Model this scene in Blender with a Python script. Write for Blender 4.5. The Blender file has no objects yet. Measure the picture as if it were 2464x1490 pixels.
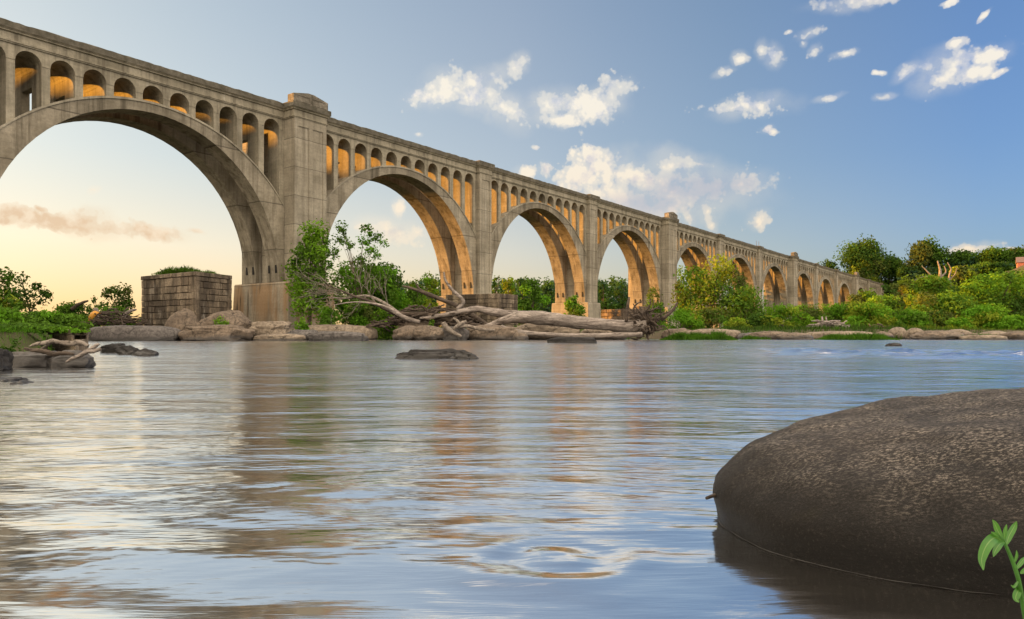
import bpy, bmesh, math, random
import numpy as np
from mathutils import Vector, Matrix, noise
R = math.radians
scene = bpy.context.scene
COL = scene.collection
# the photograph's view: focal length and principal point on a 2464 px wide picture; camera 0.6 m above the river
F, CX, HZ, CH = 1745.0, 1232.0, 801.0, 0.6
def XW(x, Z): return (x - CX) / F * Z
def ZW(y, Z): return CH + (HZ - y) / F * Z
def P(x, y, Z): return Vector((XW(x, Z), Z, ZW(y, Z)))
def ss(t):
    t = min(1.0, max(0.0, t)); return t * t * (3 - 2 * t)

def link(o, parent=None):
    COL.objects.link(o)
    if parent is not None: o.parent = parent
    return o
def tag(o, label=None, cat=None, group=None, kind=None):
    if label: o['label'] = label
    if cat: o['category'] = cat
    if group: o['group'] = group
    if kind: o['kind'] = kind
    return o
def empty(name, loc, rz=0.0):
    o = bpy.data.objects.new(name, None); o.location = loc; o.rotation_euler = (0, 0, rz)
    o.empty_display_size = 0.3
    return link(o)
def build(name, bm, mat, parent=None, smooth=False):
    me = bpy.data.meshes.new(name)
    bm.normal_update(); bm.to_mesh(me); bm.free()
    if mat: me.materials.append(mat)
    if smooth:
        me.polygons.foreach_set('use_smooth', [True] * len(me.polygons))
    return link(bpy.data.objects.new(name, me), parent)
def mesh_np(name, verts, faces, mat, parent=None, smooth=False, cols=None):
    """verts (n,3), faces (m,k) numpy, cols (m,3) per face colour"""
    me = bpy.data.meshes.new(name)
    m, k = faces.shape
    me.vertices.add(len(verts)); me.vertices.foreach_set('co', np.asarray(verts, np.float32).ravel())
    me.loops.add(m * k); me.loops.foreach_set('vertex_index', faces.astype(np.int32).ravel())
    me.polygons.add(m); me.polygons.foreach_set('loop_start', np.arange(0, m * k, k, dtype=np.int32))
    if smooth: me.polygons.foreach_set('use_smooth', np.ones(m, dtype=bool))
    me.update(calc_edges=True)
    if cols is not None:
        a = me.attributes.new('tint', 'FLOAT_COLOR', 'FACE')
        c = np.ones((m, 4), np.float32); c[:, :3] = cols
        a.data.foreach_set('color', c.ravel())
    if mat: me.materials.append(mat)
    return link(bpy.data.objects.new(name, me), parent)

def box(bm, x0, x1, y0, y1, z0, z1, tx=0.0, ty=0.0):
    """axis box; tx, ty narrow the top on each side"""
    v = [bm.verts.new(p) for p in ((x0, y0, z0), (x1, y0, z0), (x1, y1, z0), (x0, y1, z0),
         (x0 + tx, y0 + ty, z1), (x1 - tx, y0 + ty, z1), (x1 - tx, y1 - ty, z1), (x0 + tx, y1 - ty, z1))]
    for f in ((3, 2, 1, 0), (4, 5, 6, 7), (0, 1, 5, 4), (1, 2, 6, 5), (2, 3, 7, 6), (3, 0, 4, 7)):
        bm.faces.new([v[i] for i in f])
def prism_y(bm, prof, y0, y1):
    """extrude an (x,z) outline from y0 to y1"""
    a = [bm.verts.new((x, y0, z)) for x, z in prof]; b = [bm.verts.new((x, y1, z)) for x, z in prof]
    n = len(prof)
    fs = [bm.faces.new(a), bm.faces.new(b[::-1])]
    for i in range(n):
        j = (i + 1) % n
        bm.faces.new((a[j], a[i], b[i], b[j]))
    bmesh.ops.triangulate(bm, faces=fs)
def prism_x(bm, prof, x0, x1):
    a = [bm.verts.new((x0, y, z)) for y, z in prof]; b = [bm.verts.new((x1, y, z)) for y, z in prof]
    n = len(prof)
    fs = [bm.faces.new(a), bm.faces.new(b[::-1])]
    for i in range(n):
        j = (i + 1) % n
        bm.faces.new((a[j], a[i], b[i], b[j]))
    bmesh.ops.triangulate(bm, faces=fs)
def spline(pts, n=6):
    """Catmull-Rom through tuples of any length"""
    pts = [np.array(p, float) for p in pts]
    if len(pts) < 3: n = max(n, 2)
    q = [2 * pts[0] - pts[1]] + pts + [2 * pts[-1] - pts[-2]]
    out = []
    for i in range(1, len(q) - 2):
        for k in range(n):
            t = k / n; a, b, c, d = q[i - 1], q[i], q[i + 1], q[i + 2]
            out.append(.5 * ((2 * b) + (c - a) * t + (2 * a - 5 * b + 4 * c - d) * t * t + (3 * b - a - 3 * c + d) * t ** 3))
    out.append(pts[-1]); return out
def tube(bm, pts, seg=8, rough=0.0, seed=0, cap=True):
    """pts: (x,y,z,r) list"""
    rings = []; up = Vector((0.13, 0.2, 1)).normalized()
    n = len(pts)
    for i in range(n):
        p = Vector(pts[i][:3]); a = Vector(pts[max(0, i - 1)][:3]); b = Vector(pts[min(n - 1, i + 1)][:3])
        t = (b - a); t = t.normalized() if t.length > 1e-6 else Vector((0, 0, 1))
        u = t.cross(up)
        if u.length < 0.05: u = t.cross(Vector((1, 0, 0)))
        u.normalize(); v = u.cross(t)
        ring = []
        for k in range(seg):
            an = 2 * math.pi * k / seg
            r = max(0.0004, pts[i][3])
            if rough:
                r *= 1 + rough * noise.noise(Vector((math.cos(an) * 1.5 + seed * 7.1, math.sin(an) * 1.5 + i * .23, i * .31))) + .45 * rough * noise.noise(Vector((math.cos(an) * 4 + seed, math.sin(an) * 4, i * .15)))
            ring.append(bm.verts.new(p + (u * math.cos(an) + v * math.sin(an)) * r))
        rings.append(ring)
    for i in range(n - 1):
        for k in range(seg):
            j = (k + 1) % seg
            bm.faces.new((rings[i][k], rings[i][j], rings[i + 1][j], rings[i + 1][k]))
    if cap:
        bm.faces.new(rings[0][::-1]); bm.faces.new(rings[-1])

# ---------------------------------------------------------------- materials
class NT:
    def __init__(s, name):
        s.m = bpy.data.materials.new(name); s.m.use_nodes = True
        s.t = s.m.node_tree; s.t.nodes.clear()
        s.out = s.n('ShaderNodeOutputMaterial')
    def n(s, typ, **kw):
        nd = s.t.nodes.new(typ)
        for k, v in kw.items(): setattr(nd, k, v)
        return nd
    def l(s, a, b): s.t.links.new(a, b)
    def coord(s, scale=(1, 1, 1), kind='Object', rot=(0, 0, 0)):
        tc = s.n('ShaderNodeTexCoord'); mp = s.n('ShaderNodeMapping')
        mp.inputs['Scale'].default_value = scale; mp.inputs['Rotation'].default_value = rot
        s.l(tc.outputs[kind], mp.inputs['Vector']); return mp.outputs[0]
    def noise(s, vec, scale, detail=4, rough=.55, dist=0.0):
        nd = s.n('ShaderNodeTexNoise'); nd.inputs['Scale'].default_value = scale
        nd.inputs['Detail'].default_value = detail; nd.inputs['Roughness'].default_value = rough
        nd.inputs['Distortion'].default_value = dist
        if vec is not None: s.l(vec, nd.inputs['Vector'])
        return nd.outputs['Fac']
    def ramp(s, fac, stops, interp='LINEAR'):
        nd = s.n('ShaderNodeValToRGB'); cr = nd.color_ramp; cr.interpolation = interp
        while len(cr.elements) < len(stops): cr.elements.new(.5)
        for e, (p, c) in zip(cr.elements, stops):
            e.position = p; e.color = (c, c, c, 1) if isinstance(c, (int, float)) else (*c, 1)
        s.l(fac, nd.inputs[0]); return nd.outputs[0]
    def math(s, op, a, b=None, c=None, clamp=False):
        nd = s.n('ShaderNodeMath', operation=op, use_clamp=clamp)
        for i, v in enumerate((a, b, c)):
            if v is None: continue
            if isinstance(v, (int, float)): nd.inputs[i].default_value = v
            else: s.l(v, nd.inputs[i])
        return nd.outputs[0]
    def mix(s, fac, a, b, blend='MIX'):
        nd = s.n('ShaderNodeMix', data_type='RGBA', blend_type=blend)
        for i, v in ((0, fac), (6, a), (7, b)):
            if isinstance(v, (int, float)): nd.inputs[i].default_value = v if i == 0 else (v, v, v, 1)
            elif isinstance(v, tuple): nd.inputs[i].default_value = (*v, 1)
            else: s.l(v, nd.inputs[i])
        return nd.outputs[2]
    def sep(s, vec):
        nd = s.n('ShaderNodeSeparateXYZ'); s.l(vec, nd.inputs[0]); return nd.outputs
    def bump(s, h, strength=.5, dist=.05, normal=None):
        nd = s.n('ShaderNodeBump'); nd.inputs['Strength'].default_value = strength; nd.inputs['Distance'].default_value = dist
        s.l(h, nd.inputs['Height'])
        if normal is not None: s.l(normal, nd.inputs['Normal'])
        return nd.outputs[0]
    def bsdf(s, col, rough=.85, normal=None, spec=.3):
        nd = s.n('ShaderNodeBsdfPrincipled')
        if isinstance(col, tuple): nd.inputs['Base Color'].default_value = (*col, 1)
        else: s.l(col, nd.inputs['Base Color'])
        if isinstance(rough, (int, float)): nd.inputs['Roughness'].default_value = rough
        else: s.l(rough, nd.inputs['Roughness'])
        if isinstance(spec, (int, float)): nd.inputs['Specular IOR Level'].default_value = spec
        else: s.l(spec, nd.inputs['Specular IOR Level'])
        if normal is not None: s.l(normal, nd.inputs['Normal'])
        s.l(nd.outputs[0], s.out.inputs['Surface'])
        return nd

def mat_concrete(name, light, dark, joints=0.0, rust=False, moss=0.0, grime=.55):
    t = NT(name); v = t.coord()
    mott = t.noise(v, .45, 6, .62)
    fine = t.noise(v, 5.0, 5, .7)
    col = t.mix(t.ramp(mott, [(.3, 0), (.7, 1)]), dark, light)
    col = t.mix(t.math('MULTIPLY', t.ramp(fine, [(.35, 1), (.6, 0)]), .35), col, tuple(c * .6 for c in dark))
    vs = t.coord((1.6, 1.6, .10))
    streak = t.ramp(t.noise(vs, 1.0, 5, .65), [(.47, 0), (.68, 1)])
    col = t.mix(t.math('MULTIPLY', streak, grime), col, (.085, .072, .05))
    vw = t.coord((2.3, 2.3, .12))
    white = t.ramp(t.noise(vw, 1.1, 4, .6), [(.64, 0), (.74, 1)])
    col = t.mix(t.math('MULTIPLY', white, .35), col, (.55, .53, .47))
    z = t.sep(v)
    # board marks of the shuttering
    wv = t.math('FRACT', t.math('MULTIPLY', z[2], 3.6))
    line = t.ramp(wv, [(0, 0), (.07, 1), (.93, 1), (1, 0)])
    h = t.math('ADD', t.math('MULTIPLY', line, .3), t.math('MULTIPLY', fine, .8))
    board = t.noise(t.coord((.25, .25, 3.6)), 1.0, 2)
    col = t.mix(.38, col, t.mix(board, .12, .62), 'OVERLAY')
    if joints:
        zz = t.math('ADD', z[2], t.math('MULTIPLY', t.noise(v, 1.2, 2), .10))
        fr = t.math('FRACT', t.math('DIVIDE', zz, joints))
        jl = t.ramp(fr, [(0, 1), (.012, 1), (.03, 0)])
        col = t.mix(t.math('MULTIPLY', jl, .75), col, (.06, .05, .04))
        tone = t.math('FLOOR', t.math('DIVIDE', zz, joints))
        wn = t.n('ShaderNodeTexWhiteNoise', noise_dimensions='1D'); t.l(tone, wn.inputs['W'])
        col = t.mix(.3, col, t.mix(wn.outputs[0], .3, .62), 'OVERLAY')
    if rust:
        vr = t.coord((1.1, 1.1, .14))
        rm = t.ramp(t.noise(vr, .9, 5, .6), [(.40, 0), (.56, 1)])
        zm = t.ramp(t.math('DIVIDE', z[2], 8.0), [(.10, .3), (.35, 1), (.62, 1), (.74, 0)])
        col = t.mix(t.math('MULTIPLY', t.math('MULTIPLY', rm, zm), .62), col, (.27, .15, .06))
        dk = t.ramp(t.noise(t.coord((1.5, 1.5, .08)), 1.3, 4, .6), [(.60, 0), (.68, 1)])
        col = t.mix(t.math('MULTIPLY', dk, t.math('MULTIPLY', zm, .8)), col, (.03, .025, .02))
    if moss:
        mm = t.ramp(t.noise(v, 1.7, 5, .7), [(.5 - moss * .2, 0), (.62, 1)])
        col = t.mix(t.math('MULTIPLY', mm, .8), col, (.055, .05, .035))
    t.bsdf(col, .9, t.bump(h, .35, .03), .2)
    return t.m

def mat_leaf(name, trans=.35):
    t = NT(name)
    a = t.n('ShaderNodeAttribute', attribute_name='tint')
    d = t.n('ShaderNodeBsdfDiffuse'); tr = t.n('ShaderNodeBsdfTranslucent'); mx = t.n('ShaderNodeMixShader')
    t.l(a.outputs['Color'], d.inputs['Color'])
    br = t.mix(1.0, a.outputs['Color'], (1.25, 1.2, .55), 'MULTIPLY'); t.l(br, tr.inputs['Color'])
    mx.inputs[0].default_value = trans
    t.l(d.outputs[0], mx.inputs[1]); t.l(tr.outputs[0], mx.inputs[2]); t.l(mx.outputs[0], t.out.inputs['Surface'])
    return t.m
def mat_bark(name, light, dark, scale=3.0, stretch=(1, 1, 1), bump=.6):
    t = NT(name); v = t.coord(stretch)
    a = t.noise(v, scale, 6, .65, .6); b = t.noise(t.coord(), scale * .25, 3)
    col = t.mix(t.ramp(a, [(.35, 0), (.65, 1)]), dark, light)
    col = t.mix(t.ramp(b, [(.4, 0), (.65, .6)]), col, tuple(c * .55 for c in light))
    ck = t.noise(t.coord(tuple(q * 2.2 for q in stretch)), scale * 2.4, 4, .6)
    col = t.mix(t.math('MULTIPLY', t.ramp(ck, [(.36, 1), (.46, 0)]), .8), col, tuple(c * .35 for c in dark))
    t.bsdf(col, .85, t.bump(t.math('ADD', a, t.math('MULTIPLY', ck, .8)), bump, .06), .25); return t.m
def mat_rock(name, light, dark, scale=1.0, wet=.25, wetcol=(.022, .02, .018), speck=.4, stretch=(1, 1, 1)):
    """granite; a wet dark band up to 'wet' metres above the river"""
    t = NT(name); v = t.coord(stretch, 'Object'); tc = t.n('ShaderNodeNewGeometry')
    a = t.noise(v, .8 * scale, 7, .62); b = t.noise(v, 6 * scale, 6, .7); c = t.noise(v, 26 * scale, 3, .7)
    col = t.mix(t.ramp(a, [(.32, 0), (.66, 1)]), dark, light)
    col = t.mix(t.math('MULTIPLY', t.ramp(b, [(.42, 1), (.56, 0)]), .6), col, tuple(x * .45 for x in dark))
    col = t.mix(t.math('MULTIPLY', t.ramp(c, [(.58, 0), (.7, 1)]), speck), col, tuple(min(1, x * 1.8) for x in light))
    z = t.sep(tc.outputs['Position'])[2]
    zz = t.math('SUBTRACT', t.math('DIVIDE', z, max(wet, .001)), t.math('MULTIPLY', t.math('SUBTRACT', a, .5), 2.0))
    w = t.ramp(zz, [(.45, 1), (1.0, 0)])
    col = t.mix(t.math('MULTIPLY', w, .8), col, wetcol)
    rg = t.ramp(w, [(0, .88), (1, .38)])
    vo = t.n('ShaderNodeTexVoronoi', feature='DISTANCE_TO_EDGE'); vo.inputs['Scale'].default_value = .55 * scale
    dv = t.n('ShaderNodeVectorMath', operation='MULTIPLY_ADD'); nz = t.n('ShaderNodeTexNoise'); nz.inputs['Scale'].default_value = 1.3; t.l(v, nz.inputs['Vector'])
    t.l(nz.outputs['Color'], dv.inputs[0]); dv.inputs[1].default_value = (1.2, 1.2, 1.2); t.l(v, dv.inputs[2]); t.l(dv.outputs[0], vo.inputs['Vector'])
    ck = t.ramp(vo.outputs['Distance'], [(0, 1), (.018, 0)])
    col = t.mix(t.math('MULTIPLY', ck, .7), col, (.02, .017, .014))
    h = t.math('SUBTRACT', t.math('ADD', t.math('MULTIPLY', a, .6), t.math('MULTIPLY', b, .35)), t.math('MULTIPLY', ck, .5))
    t.bsdf(col, rg, t.bump(h, .55, .12 / scale), .35); return t.m
def mat_plain(name, col, rough=.7):
    t = NT(name); v = t.noise(t.coord(), 4.0, 4)
    t.bsdf(t.mix(v, tuple(c * .75 for c in col), tuple(min(1, c * 1.2) for c in col)), rough); return t.m
M = {}
M['concrete'] = mat_concrete('weathered_concrete', (.43, .385, .295), (.23, .205, .15), grime=.7)
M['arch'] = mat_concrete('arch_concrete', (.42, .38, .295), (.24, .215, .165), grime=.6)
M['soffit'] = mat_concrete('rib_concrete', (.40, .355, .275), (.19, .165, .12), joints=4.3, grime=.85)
M['pier'] = mat_concrete('pier_concrete', (.43, .385, .30), (.25, .22, .165), joints=2.75, grime=.55)
M['plinth'] = mat_concrete('rusty_plinth_concrete', (.42, .37, .28), (.24, .205, .155), rust=True, grime=.6)
M['parapet'] = mat_concrete('mossy_parapet_concrete', (.22, .20, .155), (.11, .098, .078), moss=.5)
M['cap'] = mat_concrete('lichen_block_concrete', (.42, .37, .30), (.17, .15, .12), moss=.6)
M['dark'] = mat_plain('hole_shade', (.012, .011, .010), .9)
M['leaf'] = mat_leaf('leaf_green')
M['grass'] = mat_leaf('grass_blade', .3)
M['bark'] = mat_bark('tree_bark', (.16, .12, .085), (.05, .038, .028))
M['palebark'] = mat_bark('pale_dead_wood', (.36, .31, .26), (.11, .088, .07))
M['drift'] = mat_bark('bleached_driftwood', (.43, .37, .325), (.065, .05, .04), 3.0, (.22, 1.8, 1.8), 1.0)
M['driftdark'] = mat_bark('dark_driftwood', (.13, .098, .074), (.030, .023, .018), 3.2, (.4, 1.3, 1.3), .7)
M['rock'] = mat_rock('river_granite', (.22, .17, .125), (.095, .073, .055), .9, .45)
M['rockgrey'] = mat_rock('grey_granite', (.15, .135, .125), (.07, .063, .06), .9, .35)
M['rockpale'] = mat_rock('pale_granite', (.29, .235, .175), (.15, .118, .088), .8, .2)
M['rockwet'] = mat_rock('wet_dark_rock', (.034, .031, .030), (.011, .0105, .0105), 2.0, .15, speck=.6)
# ---------------------------------------------------------------- the viaduct (local x runs along it, y away from the camera side)
BRZ = R(90 - 36.31)
bridge = empty('arch_bridge', (-21.66, 69.7, 0), BRZ)
tag(bridge, 'long grey concrete railway viaduct of tall open spandrel arches crossing the river', 'bridge')
def brw(s, y, z=0.0):
    c, q = math.cos(BRZ), math.sin(BRZ)
    return Vector((-21.66 + s * c - y * q, 69.7 + s * q + y * c, z))
A_CLEAR, W_BIG, W_REG = 25.5, 3.8, 2.45
Y0, Y1 = .35, 5.85                     # spandrel wall faces
RIBS = ((.33, 2.2), (4.0, 5.87))
Z_TOP, Z_LEDGE, Z_CORN, Z_FASC, Z_MOUL = 22.6, 22.12, 21.88, 21.38, 21.14
Z_SPR = 20.05
H_SP, Z_S0, Z_I, Z_E, R_E = 12.15, 5.5, 18.67, 19.46, 15.4
piers = []                              # (index, s_left, width, big)
s = 0.0
for k in range(1, 14):
    big = (k % 3 == 1); w = W_BIG if big else W_REG
    piers.append((k, s, w, big)); s += w + A_CLEAR
s = 0.0
for k in (0, -1):
    s -= A_CLEAR + W_REG; piers.insert(0, (k, s, W_REG, False))
def corn_prof(y, sgn, over):
    """cornice outline in (y,z) for the wall face at y; sgn -1 = camera side"""
    o = lambda d: y + sgn * d
    return [(o(-.4), Z_MOUL), (o(.10), Z_MOUL), (o(.10), Z_MOUL + .07), (o(.16), Z_MOUL + .10), (o(.16), Z_FASC - .03), (o(.06), Z_FASC),
            (o(.06), Z_CORN), (o(.20), Z_CORN + .05), (o(.20), Z_CORN + .12), (o(.30), Z_LEDGE - .03), (o(.35), Z_LEDGE), (o(.35), Z_LEDGE + .004), (o(-.4), Z_LEDGE + .004)]
def parap_prof(y, sgn):
    o = lambda d: y + sgn * d
    return [(o(-.1), Z_LEDGE + .006), (o(.352), Z_LEDGE + .006), (o(.352), Z_TOP - .03), (o(.31), Z_TOP), (o(-.1), Z_TOP)]
rng = random.Random(4)
wall_count = 0
far_walls = bmesh.new()
for i in range(len(piers) - 1):
    k, sl, w, big = piers[i]; a = sl + w; b = piers[i + 1][1]; mid = (a + b) / 2; half = (b - a) / 2
    N = 40 if i < 5 else 24
    # arch ribs
    intr = [(mid - H_SP * math.cos(math.pi * t / N), Z_S0 + (Z_I - Z_S0) * math.sin(math.pi * t / N)) for t in range(N + 1)]
    extr = []
    for t in range(N + 1):
        x = mid - (half - .04) + 2 * (half - .04) * t / N
        extr.append((x, Z_E - R_E + math.sqrt(R_E ** 2 - (x - mid) ** 2)))
    prof = [(a + .04, Z_S0)] + intr[0:1] + intr[1:] + [(b - .04, Z_S0)] + extr[::-1]
    lip_top = [(x, z + .10) for x, z in extr]
    lip = extr + lip_top[::-1]
    for j, (r0, r1) in enumerate(RIBS):
        bm = bmesh.new(); prism_y(bm, prof, r0, r1)
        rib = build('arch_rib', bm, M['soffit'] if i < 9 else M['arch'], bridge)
        for p in rib.data.polygons: p.use_smooth = False
        bm = bmesh.new()
        # lip along the back of the rib, a thin proud course
        for q in range(N):
            (xa, za), (xb, zb) = extr[q], extr[q + 1]
            d = .10
            yy0, yy1 = (r0 - .08, r1 + .08)
            vs = [bm.verts.new(c) for c in ((xa, yy0, za - .09), (xb, yy0, zb - .09), (xb, yy0, zb + .09), (xa, yy0, za + .09),
                                            (xa, yy1, za - .09), (xb, yy1, zb - .09), (xb, yy1, zb + .09), (xa, yy1, za + .09))]
            for f in ((0, 1, 2, 3), (7, 6, 5, 4), (3, 2, 6, 7), (1, 0, 4, 5)): bm.faces.new([vs[m] for m in f])
        bmesh.ops.remove_doubles(bm, verts=bm.verts, dist=.002)
        build('moulding', bm, M['arch'], rib)
        if i < 9:                       # black boxes stand in for the shade inside four weep holes per rib pair
            for yy in (r0 + .28, r1 - .52):
                bm = bmesh.new(); box(bm, mid + H_SP - .10, mid + H_SP + .30, yy, yy + .26, 6.35, 7.15)
                build('weep_hole', bm, M['dark'], rib)
    # arcade of eleven small barrel vaults on transverse walls
    n, ow = 11, 1.70; cw = .57; e = (b - a - n * ow - (n - 1) * cw) / 2; r = ow / 2
    seg = 12 if i < 6 else 8
    outl = [(a + .04, Z_SPR)]
    for q in range(n):
        c = a + e + ow / 2 + q * (ow + cw)
        outl += [(c - r * math.cos(math.pi * t / seg), Z_SPR + r * math.sin(math.pi * t / seg)) for t in range(seg + 1)]
    outl += [(b - .04, Z_SPR), (b - .04, Z_MOUL + .3), (a + .04, Z_MOUL + .3)]
    low = outl[:-2]; ztp = Z_MOUL + .3; bm = bmesh.new()
    fr = [[bm.verts.new((x, y, z)) for x, z in low] for y in (Y0, Y1)]; tp = [[bm.verts.new((x, y, ztp)) for x, z in low] for y in (Y0, Y1)]
    for q in range(len(low) - 1):
        if low[q + 1][0] - low[q][0] < 1e-5: continue
        bm.faces.new((fr[0][q], fr[0][q + 1], tp[0][q + 1], tp[0][q])); bm.faces.new((fr[1][q + 1], fr[1][q], tp[1][q], tp[1][q + 1]))
        bm.faces.new((fr[0][q + 1], fr[0][q], fr[1][q], fr[1][q + 1])); bm.faces.new((tp[0][q], tp[0][q + 1], tp[1][q + 1], tp[1][q]))
    build('arcade', bm, M['concrete'], bridge)
    for q in range(n + 1):
        x0 = a + .04 if q == 0 else a + e + q * (ow + cw) - cw
        x1 = b - .04 if q == n else (a + e if q == 0 else x0 + cw)
        zb = Z_E - R_E + math.sqrt(R_E ** 2 - max(abs(x0 - mid), abs(x1 - mid)) ** 2) - .15
        inner = 0 < q < n
        bm = far_walls if (wall_count >= 100 or not inner) else bmesh.new()
        for (r0, r1) in RIBS: box(bm, x0, x1, r0 + .05, r1 - .05, zb, Z_SPR)
        if inner: box(bm, x0 + .012, x1 - .012, RIBS[0][1] - .10, RIBS[1][0] + .10, max(18.9, zb + .45), Z_SPR - .005)
        if bm is not far_walls:
            build('spandrel_column', bm, M['concrete'], bridge); wall_count += 1
    # deck, cornices, parapets
    bm = bmesh.new(); box(bm, a - .2, b + .2, Y0 + .38, Y1 - .38, Z_MOUL + .32, Z_LEDGE + .1)
    build('deck', bm, M['concrete'], bridge)
    for (y, sg) in ((Y0, -1), (Y1, 1)):
        bm = bmesh.new(); prism_x(bm, corn_prof(y, sg, 0), a - .02, b + .02); build('cornice', bm, M['concrete'], bridge)
        bm = bmesh.new(); pr = parap_prof(y, sg); nx = 60 if i < 6 else 24
        ring = None                     # the top edge is worn and mossy
        for q in range(nx + 1):
            x = a - .02 + (b - a + .04) * q / nx
            rg = [bm.verts.new((x, py, pz + ((rng.uniform(-.05, .035) + (.06 * noise.noise(Vector((x * .7, y, 3))) if i > 4 else 0)) if pz > 22.4 else 0))) for py, pz in pr]
            if ring:
                for m in range(5): bm.faces.new((ring[m], ring[(m + 1) % 5], rg[(m + 1) % 5], rg[m]))
            ring = rg
        bmesh.ops.recalc_face_normals(bm, faces=bm.faces)
        build('parapet', bm, M['parapet'], bridge)
fw = build('spandrel_column', far_walls, M['concrete'], bridge); fw['kind'] = 'stuff'

def ring_prof(bm, x0, x1, y0, y1, prof):
    """sweep an (offset,z) outline round a rectangle"""
    rings = []
    for d, z in prof:
        rings.append([bm.verts.new(c) for c in ((x0 - d, y0 - d, z), (x1 + d, y0 - d, z), (x1 + d, y1 + d, z), (x0 - d, y1 + d, z))])
    for u in range(len(rings) - 1):
        for m in range(4):
            q = (m + 1) % 4; bm.faces.new((rings[u][m], rings[u][q], rings[u + 1][q], rings[u + 1][m]))
    bm.faces.new(rings[-1])
for (k, sl, w, big) in piers:
    pr = 1.5 if big else .5
    y0, y1 = Y0 - pr, Y1 + pr; x0, x1 = sl, sl + w
    bm = bmesh.new(); box(bm, x0, x1, y0, y1, 5.3, Z_MOUL + .1)
    if k < 8:                           # sunk panels drawn by shallow raised margins
        panels = [(x0 + .42, x0 + .42 + (w - 1.26) / 2), (x1 - .42 - (w - 1.26) / 2, x1 - .42)] if big else [(x0 + .42, x1 - .42)]
        ztop = Z_MOUL - .75
        edges = [x0 + .002] + [c for p in panels for c in p] + [x1 - .002]
        for q in range(0, len(edges), 2): box(bm, edges[q], edges[q + 1], y0 - .07, y0 + .02, 5.35, Z_MOUL + .05)
        for p in panels: box(bm, p[0] - .001, p[1] + .001, y0 - .068, y0 + .02, ztop, Z_MOUL + .05)
    pier = build('pier', bm, M['pier'], bridge)
    bm = bmesh.new()
    ring_prof(bm, x0, x1, y0, y1, [(-.3, Z_MOUL), (.10, Z_MOUL), (.10, Z_MOUL + .07), (.16, Z_MOUL + .10), (.16, Z_FASC - .03), (.07, Z_FASC), (.07, Z_CORN), (.20, Z_CORN + .05), (.20, Z_CORN + .12), (.30, Z_LEDGE - .03), (.36, Z_LEDGE)])
    build('cornice', bm, M['concrete'], pier)
    zt = Z_TOP + (.10 if not big else .02)
    bm = bmesh.new(); ring_prof(bm, x0 - .0, x1 + .0, y0, y1, [(.0, Z_LEDGE + .002), (.362, Z_LEDGE + .004), (.362, zt - .03), (.32, zt), (.0, zt + .001)])
    build('cap', bm, M['parapet'], pier)
    if big:
        for ya in (y0 - .12, y1 - .75):
            bm = bmesh.new(); c = (x0 + x1) / 2
            prism_y(bm, [(x0 - .15, zt - .02), (x1 + .15, zt - .02), (x1 + .15, zt + .78), (c + .35, zt + 1.15), (c - .35, zt + 1.15), (x0 - .15, zt + .78)], ya, ya + .9)
            for (p0, p1) in ((x0 + .18, c - .22), (c + .22, x1 - .18)):     # raised frame round the two sunk panels
                yy = ya - .05
                for (qx0, qx1, qz0, qz1) in ((p0 - .10, p1 + .10, zt + .68, zt + .76), (p0 - .10, p1 + .10, zt + .10, zt + .18), (p0 - .10, p0, zt + .18, zt + .68), (p1, p1 + .10, zt + .18, zt + .68)):
                    box(bm, qx0, qx1, yy, ya + .02, qz0, qz1)
            build('attic_block', bm, M['cap'], pier)
    bm = bmesh.new()
    box(bm, x0 - .98, x1 + .98, y0 - .42, y1 + .42, -1.5, 5.28, .22, .25)
    box(bm, x0 - .80, x1 + .80, y0 - .16, y1 + .16, 5.28, 5.46, .08, .08)
    build('plinth', bm, M['plinth'] if k == 1 else M['pier'], pier)
# abutment at the far end
k, sl, w, big = piers[-1]
bm = bmesh.new(); box(bm, sl + w, sl + w + 40, Y0 + .02, Y1 - .02, -2, Z_MOUL + .3); box(bm, sl + w, sl + w + 40, Y0 - .3, Y1 + .3, Z_MOUL + .302, Z_TOP)
build('abutment', bm, M['parapet'], bridge)
# small angle iron frame standing on the deck
q = brw(143.5, .55, Z_TOP - .5)
g = empty('signal_bracket', q, BRZ); tag(g, 'tiny rusty metal frame with two posts on the bridge parapet above an arch', 'frame')
for dx in (-.9, .9):
    bm = bmesh.new(); tube(bm, [(dx, 0, 0, .05), (dx * 1.15, 0, 2.0, .045)], 6); build('post', bm, M['bark'], g)
bm = bmesh.new(); tube(bm, [(-.95, 0, .8, .04), (.95, 0, .75, .04)], 6); build('rail', bm, M['bark'], g)
# ---------------------------------------------------------------- terrain and water
def shore(X):
    """distance of the far bank's edge"""
    if X > 12: return 67 + 1.5 * math.sin(X * .17)
    return 64 + 5.0 * math.sin(X * .06 + .6) + 2.2 * math.sin(X * .23) + (5 if -14 < X < 14 else 0)
def ground(X, Y):
    if Y < 30: base = -1.2
    else:
        d = Y - shore(X)
        base = -1.2 + 2.1 * ss((d + 4) / 8)
        base += .25 * noise.noise(Vector((X * .09, Y * .09, 1))) * ss(d / 8)
    wv = X - .44 * Y
    base += 22 * ss((wv - 24) / 42) * ss((Y - 140) / 70)
    base += 10 * ss((Y - 325) / 45) * ss((X + 150) / 200)
    # bare bluff unseen beyond the left edge, added and shaped to shade the near piers
    h = 34.5 * ss((Y - 5) / 25) * (1 - ss((Y - 127) / 26)) * ss((-122 - X) / 34)
    base += h * (1 + .12 * noise.noise(Vector((X * .05, Y * .16, 5)))) 
    # low left bank
    base += 1.85 * ss((-.575 * Y - X) / 1.3) * ss((Y - 12.4) / 2.2) * (1 - ss((Y - 27) / 5))
    return base
def grid_lines(stops):
    out = []
    for (a, b, st) in stops:
        v = a
        while v < b - 1e-6: out.append(v); v += st
    out.append(stops[-1][1]); return out
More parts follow.
